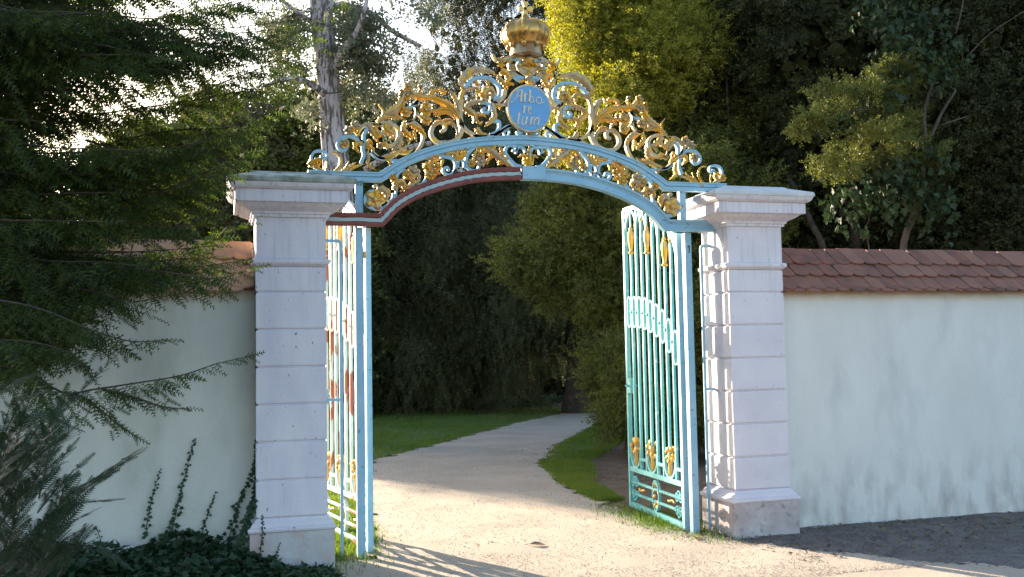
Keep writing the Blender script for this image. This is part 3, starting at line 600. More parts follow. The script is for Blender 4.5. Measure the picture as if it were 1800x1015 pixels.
# gilded leaves
LV = '''E 60 430,782 560,780 700,715 900,635 1060,590
E 70 560,775 700,690 860,575 880,560
E 50 430,775 530,690 595,590 575,470 510,405 415,402
E 35 610,770 680,670 745,540
E 38 150,670 80,620 35,580
E 60 220,590 180,650 260,700 300,690
E 34 330,720 340,640 325,550
E 60 120,540 200,520 260,610
E 80 1000,250 890,230 860,310 940,410
E 70 1040,270 1120,190 1170,250
E 80 1040,270 1160,330 1170,420
E 55 1075,370 1090,500 1095,610 1220,712
E 30 835,740 890,780 955,800
E 60 700,180 720,250 640,280
E 60 1420,500 1470,560 1480,620
A 34 280,470 290,380 340,320 420,275 490,285
A 58 400,290 450,360 500,430 545,515
A 50 530,290 560,225 640,190 740,195 830,205
A 24 560,250 590,190 600,110 540,25
A 70 640,170 720,150 800,90 850,10
A 60 630,265 640,340 710,400 745,440 670,475
A 56 500,300 520,380 560,420 600,350
A 56 880,255 865,350 925,420 962,480 900,500
A 60 960,290 1050,330 1115,400 1155,465
A 40 1000,370 1010,440 1030,510
A 56 740,612 800,570 822,500 850,420
A 50 620,715 720,685 810,640 910,600
A 40 650,720 680,760 690,815
A 30 800,650 900,650 990,600
A 60 640,570 620,540 600,580
A 40 780,480 830,520 840,590
B 80 -20,480 90,420 170,350 210,260 230,190 270,80
B 70 310,120 360,200 450,240 560,250 650,240 610,205
B 40 590,210 640,155 725,160
B 30 430,190 465,135 430,95
B 40 720,130 790,190 830,140
B 70 620,255 720,290 820,335 900,395 965,480 1010,600
B 44 690,300 800,350 880,420 940,520
B 60 850,165 905,210 950,300 980,420 1005,520
B 44 615,430 700,430 760,408 850,420 930,480 995,590
B 40 700,480 800,450 880,480 940,560
B 40 645,490 700,500 745,570
B 44 770,575 860,560 935,610
B 40 805,620 880,610 945,660 965,740 925,835
B 34 510,330 560,330 455,372
B 40 640,640 700,575 770,600
B 50 60,470 150,520 230,540
B 50 200,400 230,330 290,300
C 90 330,330 370,260 430,200 520,163 620,165 710,190 745,225
C 44 340,510 360,425 430,388 520,380 570,440 612,492
C 34 520,395 532,460 520,515
C 56 400,600 430,570 500,540 600,540 660,570
C 70 380,600 450,660 500,720 480,800
C 50 470,700 570,690 640,722
C 36 510,740 560,795 600,770
C 80 610,520 620,430 680,395 725,440 690,510
C 40 650,280 665,340 690,400
C 40 500,290 530,330 570,340
C 56 720,640 742,710 700,765 610,835
C 50 520,850 575,920 660,935
C 46 780,230 825,300 860,390
C 70 820,170 900,230 880,340
C 40 740,590 790,600 800,640
C 50 380,400 340,350 310,330
C 40 440,560 400,620 350,600
D 76 380,540 340,620 310,700 330,790
D 70 160,590 250,680 290,790
D 60 150,350 230,370 300,350
D 90 200,470 290,510 330,620
D 60 480,540 420,520 370,480
D 50 530,660 600,640 670,660
D 44 430,705 380,690 325,745
D 50 300,300 380,290 440,230
D 60 340,420 420,420 470,470
F 90 380,505 430,460 490,500 510,600 550,625
F 50 440,440 510,470 560,560
F 70 610,450 650,360 740,340 765,420 700,495
F 44 740,400 780,440 765,480
F 80 840,290 940,235 985,270 960,330
F 60 640,470 620,400 600,350
F 60 800,420 890,385 980,320 1010,260
F 50 560,300 600,280 640,310
F 70 870,330 930,360 960,300
G 60 110,430 180,365 260,340 410,350
G 90 150,510 250,425 345,395
G 70 350,395 370,450 350,520
G 80 60,470 130,560 210,640
G 50 220,600 270,640 345,665
G 40 955,130 1000,200 1080,200 1190,225
G 56 1000,240 940,320 930,430 960,500
G 64 1040,290 1130,258 1240,310
G 120 1150,210 1280,300 1400,400 1500,480 1610,545
G 60 1295,175 1255,250 1320,310
G 60 1385,200 1425,290 1440,400
G 56 1145,490 1180,420 1250,390
G 60 1385,500 1390,430 1430,400
G 70 1230,300 1190,350 1150,330
G 60 1450,420 1500,380 1540,330
G 80 430,325 520,300 600,330 625,425
G 80 620,430 620,330 680,250
G 90 625,425 700,340 740,240
G 70 630,410 740,350 810,200
H 60 520,430 450,420 375,445
H 60 550,580 490,520 470,430
'''
for ln in LV.strip().split('\n'):
    a = ln.split(); leaf([tuple(map(float, q.split(','))) for q in a[2:]], a[0], float(a[1]))
for c, x, y, r in (('A',250,305,44),('A',165,365,44),('A',895,130,48),('B',530,430,66),('B',535,560,56),('B',275,225,46),('B',245,455,50),('B',185,225,26),('B',192,165,24),('B',285,100,44),('B',450,110,26),('B',635,380,26),
                   ('D',400,415,56),('D',195,290,50),('E',660,240,60),('E',70,600,50),('F',325,605,105),('F',600,290,44),('F',810,240,56),('F',900,185,66),('F',1150,245,62),('F',690,370,40),('G',280,540,56),('G',110,560,62),('G',150,690,64),('G',1050,450,74),('G',880,480,56),('G',1035,345,54),('A',560,560,30),('C',640,460,36)):
    rosette(x, y, r, c)
# centre pieces, not mirrored
leaf([(565,600),(568,480),(570,360),(567,235)], 'H', 95, m2=False); leaf([(690,330),(690,260),(692,185)], 'D', 250, m2=False, lobes=7, mat_=m_gold); leaf([(600,340),(640,270),(590,215)], 'D', 90, mat_=m_gold, m2=True)
leaf([(690,640),(700,560),(690,440)], 'D', 120, m2=False, mat_=m_tan); rosette(683, 330, 44, 'D', False); rosette(595, 905, 44, 'M', False, mat_=m_tan); leaf([(595,160),(600,120),(592,60)], 'M', 90, m2=False)
# built: scrolls, rosettes and the hundred largest leaves as parts of their own, the small remainder as one
items = []
for nm, size, mk, P, mt, m2 in scr:
    items.append((nm, size, mk, P, mt, 1))
    if m2: items.append((nm, size, mk, mir(P), mt, -1))
leaves_ = sorted([i for i in items if i[0] == 'acanthus_leaf'], key=lambda i: -i[1]); rest = leaves_[99:]
def make(it): return it[2](it[3], it[5]) if it[0] in ('acanthus_leaf', 'rosette') else it[2](it[3])
for it in [i for i in items if i[0] != 'acanthus_leaf']+leaves_[:99]:
    make(it).build(it[0], it[4], arch, smooth=it[0] in ('acanthus_leaf', 'rosette'), fix=it[0] != 'acanthus_leaf')
mb = MB()
for it in rest: q = make(it); mb.add(q.v, q.f)
o = mb.build('acanthus_leaf', m_gold, arch, smooth=True, fix=False); o['kind'] = 'stuff'; o['label'] = 'smallest gilded leaflets filling the scrollwork'
# pierced plate under the crown
pl = W('D', [(560,255),(620,300),(690,330),(760,300),(840,255),(905,330),(890,430),(800,520),(700,590),(600,520),(500,440),(475,340)]); mb = MB()
V = [p+np.array([0, -.004, 0]) for p in pl]+[p+np.array([0, .006, 0]) for p in pl]; k = len(pl); mb.add(V, [tuple(range(k)), tuple(range(2*k-1, k-1, -1))]+[(i, (i+1) % k, k+(i+1) % k, k+i) for i in range(k)])
pp = mb.build('pierced_plate', m_tan, arch)
for x, y, r in ((550,350,44),(830,345,40),(640,420,18),(740,400,18),(830,450,24),(770,480,18),(540,455,18),(620,490,16),(700,500,16),(730,340,14),(600,400,12)):
    q = W('D', [(x, y)], .243)[0]; mb = MB(); mb.ball(q, r/10.15/185, 10, (1, .8, 1)); mb.build('boss', m_gold, pp, smooth=True)

# medallion with the lettering
mc_ = np.array([1.773, .232, 3.753]); med = MB(); N = 48; V = []; Fc = []
def disc(mb, c, rx, rz, prof):
    V = []; Fc = []
    for s_, y in prof:
        for k in range(N): a = 2*math.pi*k/N; V.append((c[0]+rx*s_*math.cos(a), c[1]+y, c[2]+rz*s_*math.sin(a)))
    for i in range(len(prof)-1):
        for k in range(N): Fc.append((i*N+k, i*N+(k+1) % N, i*N+N+(k+1) % N, i*N+N+k))
    Fc.append(tuple(range(N))); Fc.append(tuple((len(prof)-1)*N+k for k in range(N))[::-1]); mb.add(V, Fc)
disc(med, mc_, .186, .196, [(.97, -.034), (1, -.030), (1, .03), (.97, .034)]); mo = med.build('medallion', m_disc, arch)
mb = MB(); P = [(mc_[0]+.192*math.cos(a), mc_[1]-.026, mc_[2]+.202*math.sin(a)) for a in np.linspace(0, 2*math.pi, 49)]; mb.tube(P, .0095, 8, False)
P = [(mc_[0]+.194*math.cos(a), mc_[1]+.012, mc_[2]+.204*math.sin(a)) for a in np.linspace(0, 2*math.pi, 49)]; mb.tube(P, .007, 6, False); mb.build('rim', m_white, mo, smooth=True)
LT = [([(308,402),(335,418),(372,392),(405,330),(435,265),(478,238)], 5), ([(484,240),(478,330),(468,418)], 12), ([(398,338),(468,326)], 5), ([(372,262),(420,245),(484,240)], 4),
      ([(522,288),(527,350),(520,428)], 11), ([(530,340),(550,305),(576,296)], 7), ([(606,246),(602,330),(595,425)], 12), ([(602,365),(632,342),(657,372),(648,418),(600,430)], 7),
      ([(738,343),(772,370),(775,420),(742,448),(706,425),(702,375),(738,343)], 8), ([(790,436),(820,412)], 6), ([(512,474),(518,530),(506,586)], 11), ([(520,512),(540,488),(562,490)], 7),
      ([(588,546),(620,522),(612,486),(586,508),(578,560),(598,594),(626,580)], 7), ([(652,588),(658,584)], 8), ([(446,580),(432,660),(422,735),(440,745)], 10), ([(410,622),(452,608)], 6),
      ([(500,638),(486,700),(492,752),(522,745),(545,700)], 8), ([(562,640),(545,700),(536,757)], 11), ([(625,645),(620,700),(608,762)], 11), ([(624,690),(655,652),(676,660),(668,710),(660,768)], 8),
      ([(676,690),(712,655),(736,665),(730,715),(718,772)], 9)]
mb = MB()
for pts, w_ in LT:
    P = catmull(W('M', pts, .196), 5); mb.tube(P, (w_+1)/8.457/171*.62*(1.75 if w_ > 8 else 1.35), 6)
mb.build('lettering', mat('pale_letter_paint', (.84, .72, .56), (.70, .56, .42), .4, 30), mo, smooth=True)

# crown
cc = (1.766, .25, 0); band = MB(); zb = 4.222
band.lathe((cc[0], cc[1], zb), [(.128, 0), (.141, .004), (.139, .04), (.137, .080), (.148, .086), (.144, .094)], 40)
cr_ = MB(); cr_.lathe((cc[0], cc[1], zb+.088), [(.138, 0), (.160, .011), (.186, .040), (.204, .078), (.208, .113), (.199, .149), (.177, .181), (.143, .204), (.098, .218), (.045, .225)], 96, nf=8, amp=.06)
crw = cr_.build('crown', m_crown, arch, smooth=True); band.build('band', m_band, crw, smooth=False)
for k in range(8):
    a = 2*math.pi*(k+.5)/8+.0; ca, sa = math.cos(a), math.sin(a); pr = [(.148, 0), (.166, .018), (.190, .044), (.206, .078), (.211, .113), (.202, .151), (.180, .185), (.146, .208), (.101, .223), (.05, .230)]
    mb = MB(); P = catmull([(cc[0]+r*.985*ca, cc[1]+r*.985*sa, zb+.088+z) for r, z in pr], 3); mb.tube(P, .013, 6)
    for q in P[2::3]: mb.ball((q[0]+.008*ca, q[1]+.008*sa, q[2]+.004), .0105, 7)
    mb.build('rib', m_crown, crw, smooth=True)
    mb = MB(); x, y = cc[0]+.152*ca, cc[1]+.152*sa; mb.ball((x, y, zb+.085), .026, 8, (1, 1, 1.3)); mb.ball((x+.012*ca, y+.012*sa, zb+.115), .018, 7); mb.ball((x-.02*sa, y+.02*ca, zb+.100), .014, 6); mb.ball((x+.02*sa, y-.02*ca, zb+.100), .014, 6); mb.build('fleuron', m_crown, crw, smooth=True)
mb = MB(); mb.lathe((cc[0], cc[1], zb+.286), [(.046, 0), (.050, .016), (.046, .028), (.052, .032), (.052, .040), (.046, .044), (.042, .060), (.028, .076), (.014, .088), (.010, .10)], 24); orb = mb.build('orb', m_crown, crw, smooth=True)
mb = MB(); z0 = zb+.372
def arm(dx, dz):
    px, pz = -dz, dx; c0 = np.array([cc[0], cc[1], z0+.055])
    a = [c0+np.array([px*.010, 0, pz*.010]), c0-np.array([px*.010, 0, pz*.010]), c0+np.array([dx*.064-px*.028, 0, dz*.064-pz*.028]), c0+np.array([dx*.064+px*.028, 0, dz*.064+pz*.028])]
    mb.add([p+np.array([0, -.011, 0]) for p in a]+[p+np.array([0, .011, 0]) for p in a], [(0,1,2,3), (7,6,5,4), (0,4,5,1), (1,5,6,2), (2,6,7,3), (3,7,4,0)])
for d in ((1,0),(-1,0),(0,1),(0,-1)): arm(*d)
mb.box(cc[0]-.0105, cc[0]+.0105, cc[1]-.0105, cc[1]+.0105, z0+.0445, z0+.0655); mb.build('cross', m_crown, crw)

# ------------------------------------------------------------------ gate leaves
def gate_leaf(hx, hy, ex, ey, mt, label, primer, flip):
    ang = math.atan2(ey-hy, ex-hx); L = 1.54; t = empty('gate_leaf', (hx, hy, 0), ang); tag(t, label, 'gate', 'the two leaves of the iron gate')
    top = lambda u: z_low(.36+min(u, 1.40))-.045-.02*(u < .1)
    gap = (L-.10)/9; U = [.05+gap*k for k in range(10)]; B = lambda nm, m_, mb, par=None, sm=False: mb.build(nm, m_, par or t, smooth=sm, local=True)
    mb = MB(); mb.box(-.004, .052, -.024, .024, .012, top(0)+.02, .004); B('hinge_stile', m_blue, mb)
    mb = MB(); mb.box(L-.048, L, -.02, .02, .02, top(L)+.0, .004); B('meeting_stile', mt, mb)
    mb = MB(); mb.box(.0525, L-.0485, -.017, .017, .015, .070, .003); B('bottom_rail', mt, mb)
    mb = MB(); mb.box(.0525, L-.0485, -.017, .017, .392, .440, .003); B('lower_rail', mt, mb)
    mb = MB(); P = [np.array([u, 0, top(u)-.004]) for u in np.linspace(.04, L-.02, 24)]; mb.sweep(P, rectprof(.040, -.018, .018)); B('top_rail', mt, mb)
    for k in range(1, 9):
        u = U[k]; tas = k in (2, 5, 8); z1 = top(u)-(.47 if tas else .16); z0 = .66 if k in (2, 5, 8) else .56
        mb = MB(); mb.box(u-.0135, u+.0135, -.012, .012, .44 if k not in (2, 5, 8) else .50, z1, .003); B('bar', mt, mb)
        mb = MB(); zo = top(u)-1.09; mb.ball((u, 0, zo), .021, 8, (1.3, 1.5, 1.1)); B('knot', mt, mb, None, True)
        if tas:
            mb = MB(); mb.lathe((u, 0, top(u)-.485), [(.020, 0), (.030, .006), (.030, .022), (.018, .028), (.020, .06), (.029, .13), (.034, .19), (.026, .235), (.014, .25), (.022, .262), (.012, .285)], 10); B('gilded_tassel', m_gold, mb, None, True)
            mb = MB(); mb.box(u-.008, u+.008, -.008, .008, top(u)-.21, top(u)-.02); B('tassel_rod', mt, mb)
        else:
            mb = MB(); mb.ball((u, 0, top(u)-.135), .022, 8, (1, 1, 1.5)); B('gilded_bud', m_gold, mb, None, True)
    for k in range(9):
        u = (U[k]+U[k+1])/2; zo = (top(U[k])+top(U[k+1]))/2-1.09; mb = MB()
        P = [np.array([u+.050*math.cos(a), 0, zo+max(-.10, min(.10, 0))*0+(.105 if math.sin(a) > 0 else -.105)*(abs(math.sin(a)) > 1e-9)+.050*math.sin(a)]) for a in list(np.linspace(0.001, math.pi-.001, 9))+list(np.linspace(math.pi+.001, 2*math.pi-.001, 9))]
        mb.sweep(P, rectprof(.016, -.014, .014), None, True); mb.box(u-gap/2+.014, u-.052, -.008, .008, zo-.008, zo+.008); mb.box(u+.052, u+gap/2-.014, -.008, .008, zo-.008, zo+.008)
        ov = B('oval_link', mt, mb)
        if primer and k in (0, 1, 2, 3, 5, 6): mb = MB(); mb.box(u-.040, u+.040, -.004, .004, zo-.135, zo+.135); B('primed_plate', m_orange, mb, ov)
    def arcs(u0, u1, hgt, wd, nm, dz=0):
        za, zb_ = top(u0)-hgt+dz, top(u1)-hgt+dz; P = []
        for a in np.linspace(math.pi, 0, 15):
            s_ = (math.cos(a)+1)/2; P.append(np.array([u0+(u1-u0)*s_, 0, za+(zb_-za)*s_+(hgt-.025)*math.sin(a)**.9]))
        mb = MB(); mb.sweep(P, rectprof(wd, -.012, .012)); B(nm, mt, mb)
    for a, b in ((1, 3), (4, 6)): arcs(U[a], U[b], .17, .026, 'arch_bar')
    arcs(U[7], L-.03, .17, .026, 'arch_bar')
    for a, b in ((0, 1), (3, 4), (6, 7)): arcs(U[a]+.01, U[b], .165, .022, 'small_arch')
    for a, b in ((0, 4), (3, 7), (5, 9)): arcs(U[a]+.01, min(U[b], L-.03), .30, .018, 'crossing_arch', .03)
    for k in (2, 5, 8):
        u = U[k]; rx = gap*.86; P = [np.array([u+rx*math.cos(a), 0, .575+.135*math.sin(a)]) for a in np.linspace(math.pi, 2*math.pi, 15)]
        P = [np.array([u-rx, 0, .62])]+P+[np.array([u+rx, 0, .62])]
        mb = MB(); mb.sweep(P, rectprof(.024, -.013, .013)); B('loop', mt, mb)
        mb = MB(); mb.lathe((u, 0, .455), [(.008, 0), (.018, .02), (.022, .07), (.018, .12), (.028, .16), (.02, .19), (.01, .20)], 10)
        for j in range(26):
            a = j*2.4; r_ = .02+.045*random.random(); mb.ball((u+math.cos(a)*r_*1.5, math.sin(a)*r_*.6, .585+random.random()*.15), .010+.012*random.random(), 6, (1, 1, 1.5))
        B('gilded_flame', m_gold, mb, None, True)
    for a, b in ((3, 4), (6, 7)): mb = MB(); mb.box(U[a]+.0-.010, U[b]+.010, -.014, .014, .525, .555, .003); B('tie', m_edge if 0 else mt, mb)
    mb = MB(); mb.box(.0525, U[1]+.01, -.014, .014, .525, .555, .003); B('tie', mt, mb)
    for z in (.165, .282): mb = MB(); mb.box(.0525, L-.0485, -.010, .010, z-.013, z+.013, .003); B('lattice_rail', mt, mb)
    for uu in (.16, L-.16):
        mb = MB()
        for du, dz_ in ((-.045, .06), (.045, .06), (-.045, -.06), (.045, -.06), (0, .085), (0, -.085)):
            P = [np.array([uu+du+.036*math.cos(a), 0, .224+dz_+.036*math.sin(a)]) for a in np.linspace(0, 2*math.pi, 13)[:-1]]; mb.sweep(P, rectprof(.012, -.013, .013), None, True)
        B('quatrefoil', mt, mb)
    mb = MB(); P = [np.array([L/2+.085*math.cos(a), 0, .224+.145*math.sin(a)]) for a in np.linspace(0, 2*math.pi, 25)[:-1]]; mb.sweep(P, rectprof(.020, -.014, .014), None, True); B('centre_oval', mt, mb)
    mb = MB()
    for j in range(16): a = j*.41; mb.ball((L/2+.062*math.cos(a), -.004, .224+.118*math.sin(a)), .014+.007*(j % 2), 6, (1, .9, 1.3))
    B('gilded_garland', m_gold, mb, None, True)
    for uus in ((.30, .35, .40), (L-.42, L-.37, L-.32)):
      mb = MB()
      for uu in uus:
        for j in range(3): mb.ball((uu+.02*j, 0, .224+.008*math.sin(uu*40+j)), .013, 6, (1.8, .9, .9))
      B('gilded_garland', m_gold, mb, None, True)
    mb = MB(); mb.box(L-.13, L-.049, -.02, .02, 1.20, 1.36, .004); mb.tube([(L-.09, -.06, 1.28), (L-.09, .06, 1.28)], .010, 8); mb.tube([(L-.09, -.058, 1.28), (L-.15, -.058, 1.28)], .009, 8); B('latch', mt, mb)
    mb = MB(); mb.tube([(.02, .0, .0), (.02, 0, .02)], .018, 8); B('pivot', mt, mb)
    return t
gate_leaf(3.252, .415, 3.345, 1.96, m_teal, 'turquoise iron gate leaf standing open beside the right pillar', False, 1)
gate_leaf(.393, .425, .14, 1.93, m_teal_l, 'pale green iron gate leaf with red primer patches, open behind the left pillar', True, -1)

# side rails
for x, px, lab in ((.152, -.0, 'thin pale blue iron rail bracketed to the inner side of the left pillar'), (3.440, 3.5265, 'thin pale blue iron rail bracketed to the lit side of the right pillar')):
    t = empty('side_rail', (x, .35, 0)); tag(t, lab, 'rail', 'iron rails beside the pillars'); s_ = 1 if px < x else -1
    mb = MB(); P = [np.array([x, .35, -.02]), np.array([x, .35, 2.565]), np.array([x-s_*.006, .35, 2.582]), np.array([x-s_*.022, .35, 2.59]), np.array([px-s_*.01, .35, 2.59])]
    mb.sweep(P, rectprof(.026, -.008, .008)); mb.build('upright', m_blue, t)
    mb = MB(); mb.box(min(px-s_*.01, x-s_*.014), max(px-s_*.01, x-s_*.014), .342, .358, 1.268, 1.290); mb.build('bracket', m_blue, t)
    if s_ > 0: mb = MB(); mb.box(.0, .06, .40, .46, 1.24, 1.37, .004); mb.build('lock_plate', m_teal_l, t)

# ------------------------------------------------------------------ trees behind the wall
def tree(name, label, cat, base, blobs, tr, crown_kw, limbs=6, bark=None, group=None, tname='trunk', wob=.12):
    t = empty(name, base); tag(t, label, cat, group)
    P = crown(parent=t, blobs=blobs, **crown_kw)[1]
    q = P[rng.choice(len(P), min(limbs, len(P)), replace=False)] if limbs else []
    top, r0, r1 = tr; trunk_mb((base[0], base[1], -.1), top, r0, r1, q, wob=wob).build(tname, bark or m_bark_d, t, smooth=True); return t
def bl(px, py, d, rx, ry, rz): return (tuple(at(px, py, d)), (rx, ry, rz))
YK = dict(per=13, size=.27, cr=.26, tpl=SP_YEW, mat_=f_yew, down=1.2, out=.45, rnd=.35, drp=1.3, bulk=6500, bsize=.34, bin_=.58, pad=(70, .40, .95, .8, .35), inner=.06)
def yew(name, label, px, d, blobs, n, kw=None, limbs=8, h=12, group='dark yews closing the view through the gate'):
    b = at(px, 700, d); k = dict(YK); k.update(kw or {}); k['nclump'] = n
    return tree(name, label, 'tree', (b[0], b[1], 0), blobs, ((b[0]+.2, b[1], h), .32, .05), k, limbs, group=group)
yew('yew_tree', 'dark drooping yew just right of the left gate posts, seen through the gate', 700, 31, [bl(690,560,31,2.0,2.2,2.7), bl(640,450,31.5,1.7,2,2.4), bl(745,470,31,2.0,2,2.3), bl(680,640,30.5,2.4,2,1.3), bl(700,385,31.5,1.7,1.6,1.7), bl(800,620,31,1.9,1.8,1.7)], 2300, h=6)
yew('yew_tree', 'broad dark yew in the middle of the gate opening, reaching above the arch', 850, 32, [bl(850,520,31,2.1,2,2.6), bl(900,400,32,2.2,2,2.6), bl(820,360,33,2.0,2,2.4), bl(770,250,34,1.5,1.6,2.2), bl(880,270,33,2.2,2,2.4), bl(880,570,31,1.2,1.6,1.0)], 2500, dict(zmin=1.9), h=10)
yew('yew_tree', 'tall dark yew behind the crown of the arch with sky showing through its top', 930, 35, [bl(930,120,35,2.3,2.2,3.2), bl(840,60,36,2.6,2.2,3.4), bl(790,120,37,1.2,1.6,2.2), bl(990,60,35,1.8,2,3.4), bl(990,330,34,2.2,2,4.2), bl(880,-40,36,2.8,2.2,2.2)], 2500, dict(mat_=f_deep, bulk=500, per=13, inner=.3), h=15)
yew('yew_tree', 'dark yew overhanging the far bend of the path, bare trunk beneath', 1010, 29, [bl(1010,480,29,2.2,2,2.6), bl(1060,560,29,2.0,1.9,1.5), bl(950,560,31,1.6,1.5,1.3), bl(1120,420,31,2.4,2,4)], 1900, dict(zmin=2.05), h=6)
for px, d, r in ((905, 33, .13), (940, 34, .20), (860, 32, .15)):
    b = at(px, 700, d); t = empty('bare_tree', (b[0], b[1], 0)); tag(t, {905: 'slim dark bare trunk in the shade left of the bright gap', 940: 'thicker dark bare trunk between the two bright gaps', 860: 'dark trunk at the left edge of the shaded hollow under the yews'}[px], 'tree')
    mb = trunk_mb((b[0], b[1], -.1), (b[0]+.1, b[1], 5), r, r*.7, [], 8); mb.build('trunk', m_bark_d, t, smooth=True)
for px, rx, lb in ((858, .9, 'low dark bush under the yews left of the bright gap'), (958, .42, 'narrow dark bush between the two bright gaps under the yews'), (1040, .9, 'low dark bush under the yews right of the bright gap')):
    b = at(px, 690, 37); k = dict(YK); k.update(pad=None, tpl=SP_FAR, nclump=160, bulk=120, bsize=.4, size=.25); tree('low_bush', lb, 'bush', (b[0], b[1], 0), [((b[0], b[1], .9), (rx, .8, 1.2)), ((b[0]+.1, b[1], 2.1), (rx*.9, .8, .9))], ((b[0], b[1], 1.5), .05, .02), k, 0, group='low bushes in the hollow under the yews')
# far row behind the yews
for px, d, w_, h_ in ((300, 46, 5, 5.5), (620, 48, 5, 4.5), (800, 52, 5, 6.5), (1100, 50, 6, 7), (1300, 44, 6, 8), (1560, 40, 6, 8)):
    b = at(px, 690, d); k = dict(YK); k.update(pad=None, tpl=SP_FAR, nclump=800, per=9, size=.75, cr=.7, bulk=700, bsize=1.3)
    hz = {300:'far dark conifer behind the olive shrubs left of the pine', 620:'far dark conifer low behind the pine trunk', 800:'far dark conifer behind the yews over the middle of the gate', 1100:'far dark conifer behind the golden yew', 1300:'far dark conifer behind the right pillar', 1560:'far dark conifer behind the right wall'}[px]
    k['zmin'] = 2.7 if px in (800, 1100) else .3; k['bulk'] = 700 if px not in (800, 1100) else 500
    tree('conifer', hz, 'tree', (b[0], b[1], 0), [((b[0], b[1], h_*.55), (w_*.75, 2.5, h_*.55)), ((b[0]+w_*.5, b[1]+1, h_*.4), (w_*.5, 2, h_*.45)), ((b[0]-w_*.5, b[1]+1, h_*.45), (w_*.5, 2, h_*.5))], ((b[0], b[1], h_), .3, .05), k, 0, group='far conifers beyond the lawn')
# olive and brown shrubs left of the pine, they shade the lawn and the path
sh = [('tall olive shrub with brown dead patches behind the left pillar', [bl(470,290,30,1.6,1.6,1.9), bl(440,420,30,1.8,1.6,2.2), bl(520,400,30,1.5,1.5,2.4), bl(450,560,30,2,1.6,2)], f_brown, 470, 30),
      ('dark olive shrub close left of the pine trunk', [bl(555,300,29,1.0,1.2,1.9), bl(560,450,29,1.2,1.2,2.4), bl(540,580,29,1.4,1.4,2)], f_mid, 555, 29),
      ('olive conifer seen between the pine trunk and the left end of the arch', [bl(640,250,33,1.3,1.3,1.5), bl(660,370,33,1.6,1.5,2.4), bl(630,520,33,1.5,1.5,2.4)], f_yew, 645, 33),
      ('brownish shrub behind the tiled coping and the conifer tips', [bl(340,330,31,1.8,1.6,1.9), bl(350,480,31,2.2,1.8,2.6), bl(380,250,32,1.1,1.2,1.1)], f_brown, 345, 31),
      ('dark conifer glimpsed low through the branches near the left edge', [bl(29,440,32.5,1.0,1.5,2.3), bl(29,560,32.5,1.1,1.6,2.0)], f_yew, 29, 32.5),
      ('dark tall conifer half hidden behind the foreground branches', [bl(250,360,32,1.5,1.6,2.0), bl(250,480,32,1.6,1.6,2.4)], f_yew, 200, 32)]
for lb, bs, mt, px, d in sh:
    b = at(px, 690, d); tree('shrub', lb, 'shrub', (b[0], b[1], 0), bs, ((b[0], b[1], 7), .14, .03), dict(nclump=900, per=13, size=.34, cr=.33, tpl=SP_FAR, mat_=mt, down=.3, out=.7, bulk=260, bsize=.6), 12, group='shrubs at the far side of the lawn')
# trees beyond the left edge of the picture that shade its left side
for i, (x, y, h_) in enumerate(((-17.5, 27, 12), (-22, 22, 12), (-20.5, 31, 11))):
    k = dict(YK); k.update(pad=None, tpl=SP_FAR, nclump=700, per=9, size=.7, cr=.6, bulk=900, bsize=1.1)
    tree('conifer', ['tall dark conifer outside the left edge shading the forecourt', 'second tall dark conifer outside the left edge', 'slimmer dark conifer outside the left edge behind the others'][i], 'tree', (x, y, 0), [((x, y, h_*.5), (2.2, 2.6, h_*.5)), ((x-.6, y+.5, h_*.8), (1.6, 1.8, h_*.3))], ((x, y, h_), .35, .05), k, 0)

# pine: furrowed leaning trunk with bare limbs and loose tufts
pb = at(614, 690, 19.5); pine = empty('pine_tree', (pb[0], pb[1], 0)); tag(pine, 'tall grey barked pine leaning left above the left pillar with sparse tufts', 'tree')
PT = [at(618,800,19.5), at(614,720,19.5), at(608,560,19.5), at(602,420,19.5), at(592,300,19.5), at(583,200,19.5), at(574,110,19.5), at(566,30,19.5), at(560,-60,19.5), at(556,-200,19.5)]
path = catmull(PT, 7); n_ = len(path); mb = MB(); V = []; Fc = []; K = 28
for i, p in enumerate(path):
    r0 = .345-.135*min(i/40, 1)
    for k in range(K):
        a = 2*math.pi*k/K; rr = r0*(1+.05*math.sin(7*a+2.1*math.sin(i*.35))+.03*math.sin(13*a+i*.5)+.02*random.uniform(-1, 1))
        V.append(p+np.array([math.cos(a)*rr, math.sin(a)*rr, 0]))
for i in range(n_-1):
    for k in range(K): a = i*K+k; b = i*K+(k+1) % K; Fc.append((a, b, b+K, a+K))
mb.add(V, Fc); mb.build('trunk', m_bark, pine, smooth=True)
def limb(pts, d, r0, r1, m_=5): return catmull([at(x, y, d+dd) for x, y, dd in pts], m_), r0, r1
LB = [limb([(560,20,0),(600,10,.2),(650,22,.4),(690,55,.8),(740,82,1)], 19.5, .075, .045), limb([(590,120,-.2),(600,90,-.5),(625,60,-.8),(640,20,-1),(650,-20,-1)], 19.3, .07, .03), limb([(570,165,-.2),(540,145,-.5),(500,140,-.8),(470,150,-1)], 19.3, .08, .03),
      limb([(595,118,0),(640,130,.2),(680,175,.3),(700,190,.4)], 19.6, .035, .012), limb([(596,140,0),(650,180,.5),(680,230,.5),(700,290,.5)], 20, .035, .012), limb([(565,50,0),(520,20,0),(470,-20,0)], 19.5, .06, .03), limb([(575,0,0),(640,-40,0),(720,-20,.5)], 19.5, .05, .02),
      limb([(640,300,.6),(690,272,.6),(740,255,.8),(800,250,1)], 21, .07, .05)]
for P, r0, r1 in LB: mb = MB(); mb.tube(P, list(np.linspace(r0, r1, len(P))), 8); mb.build('limb', m_bark, pine, smooth=True)
tf = []
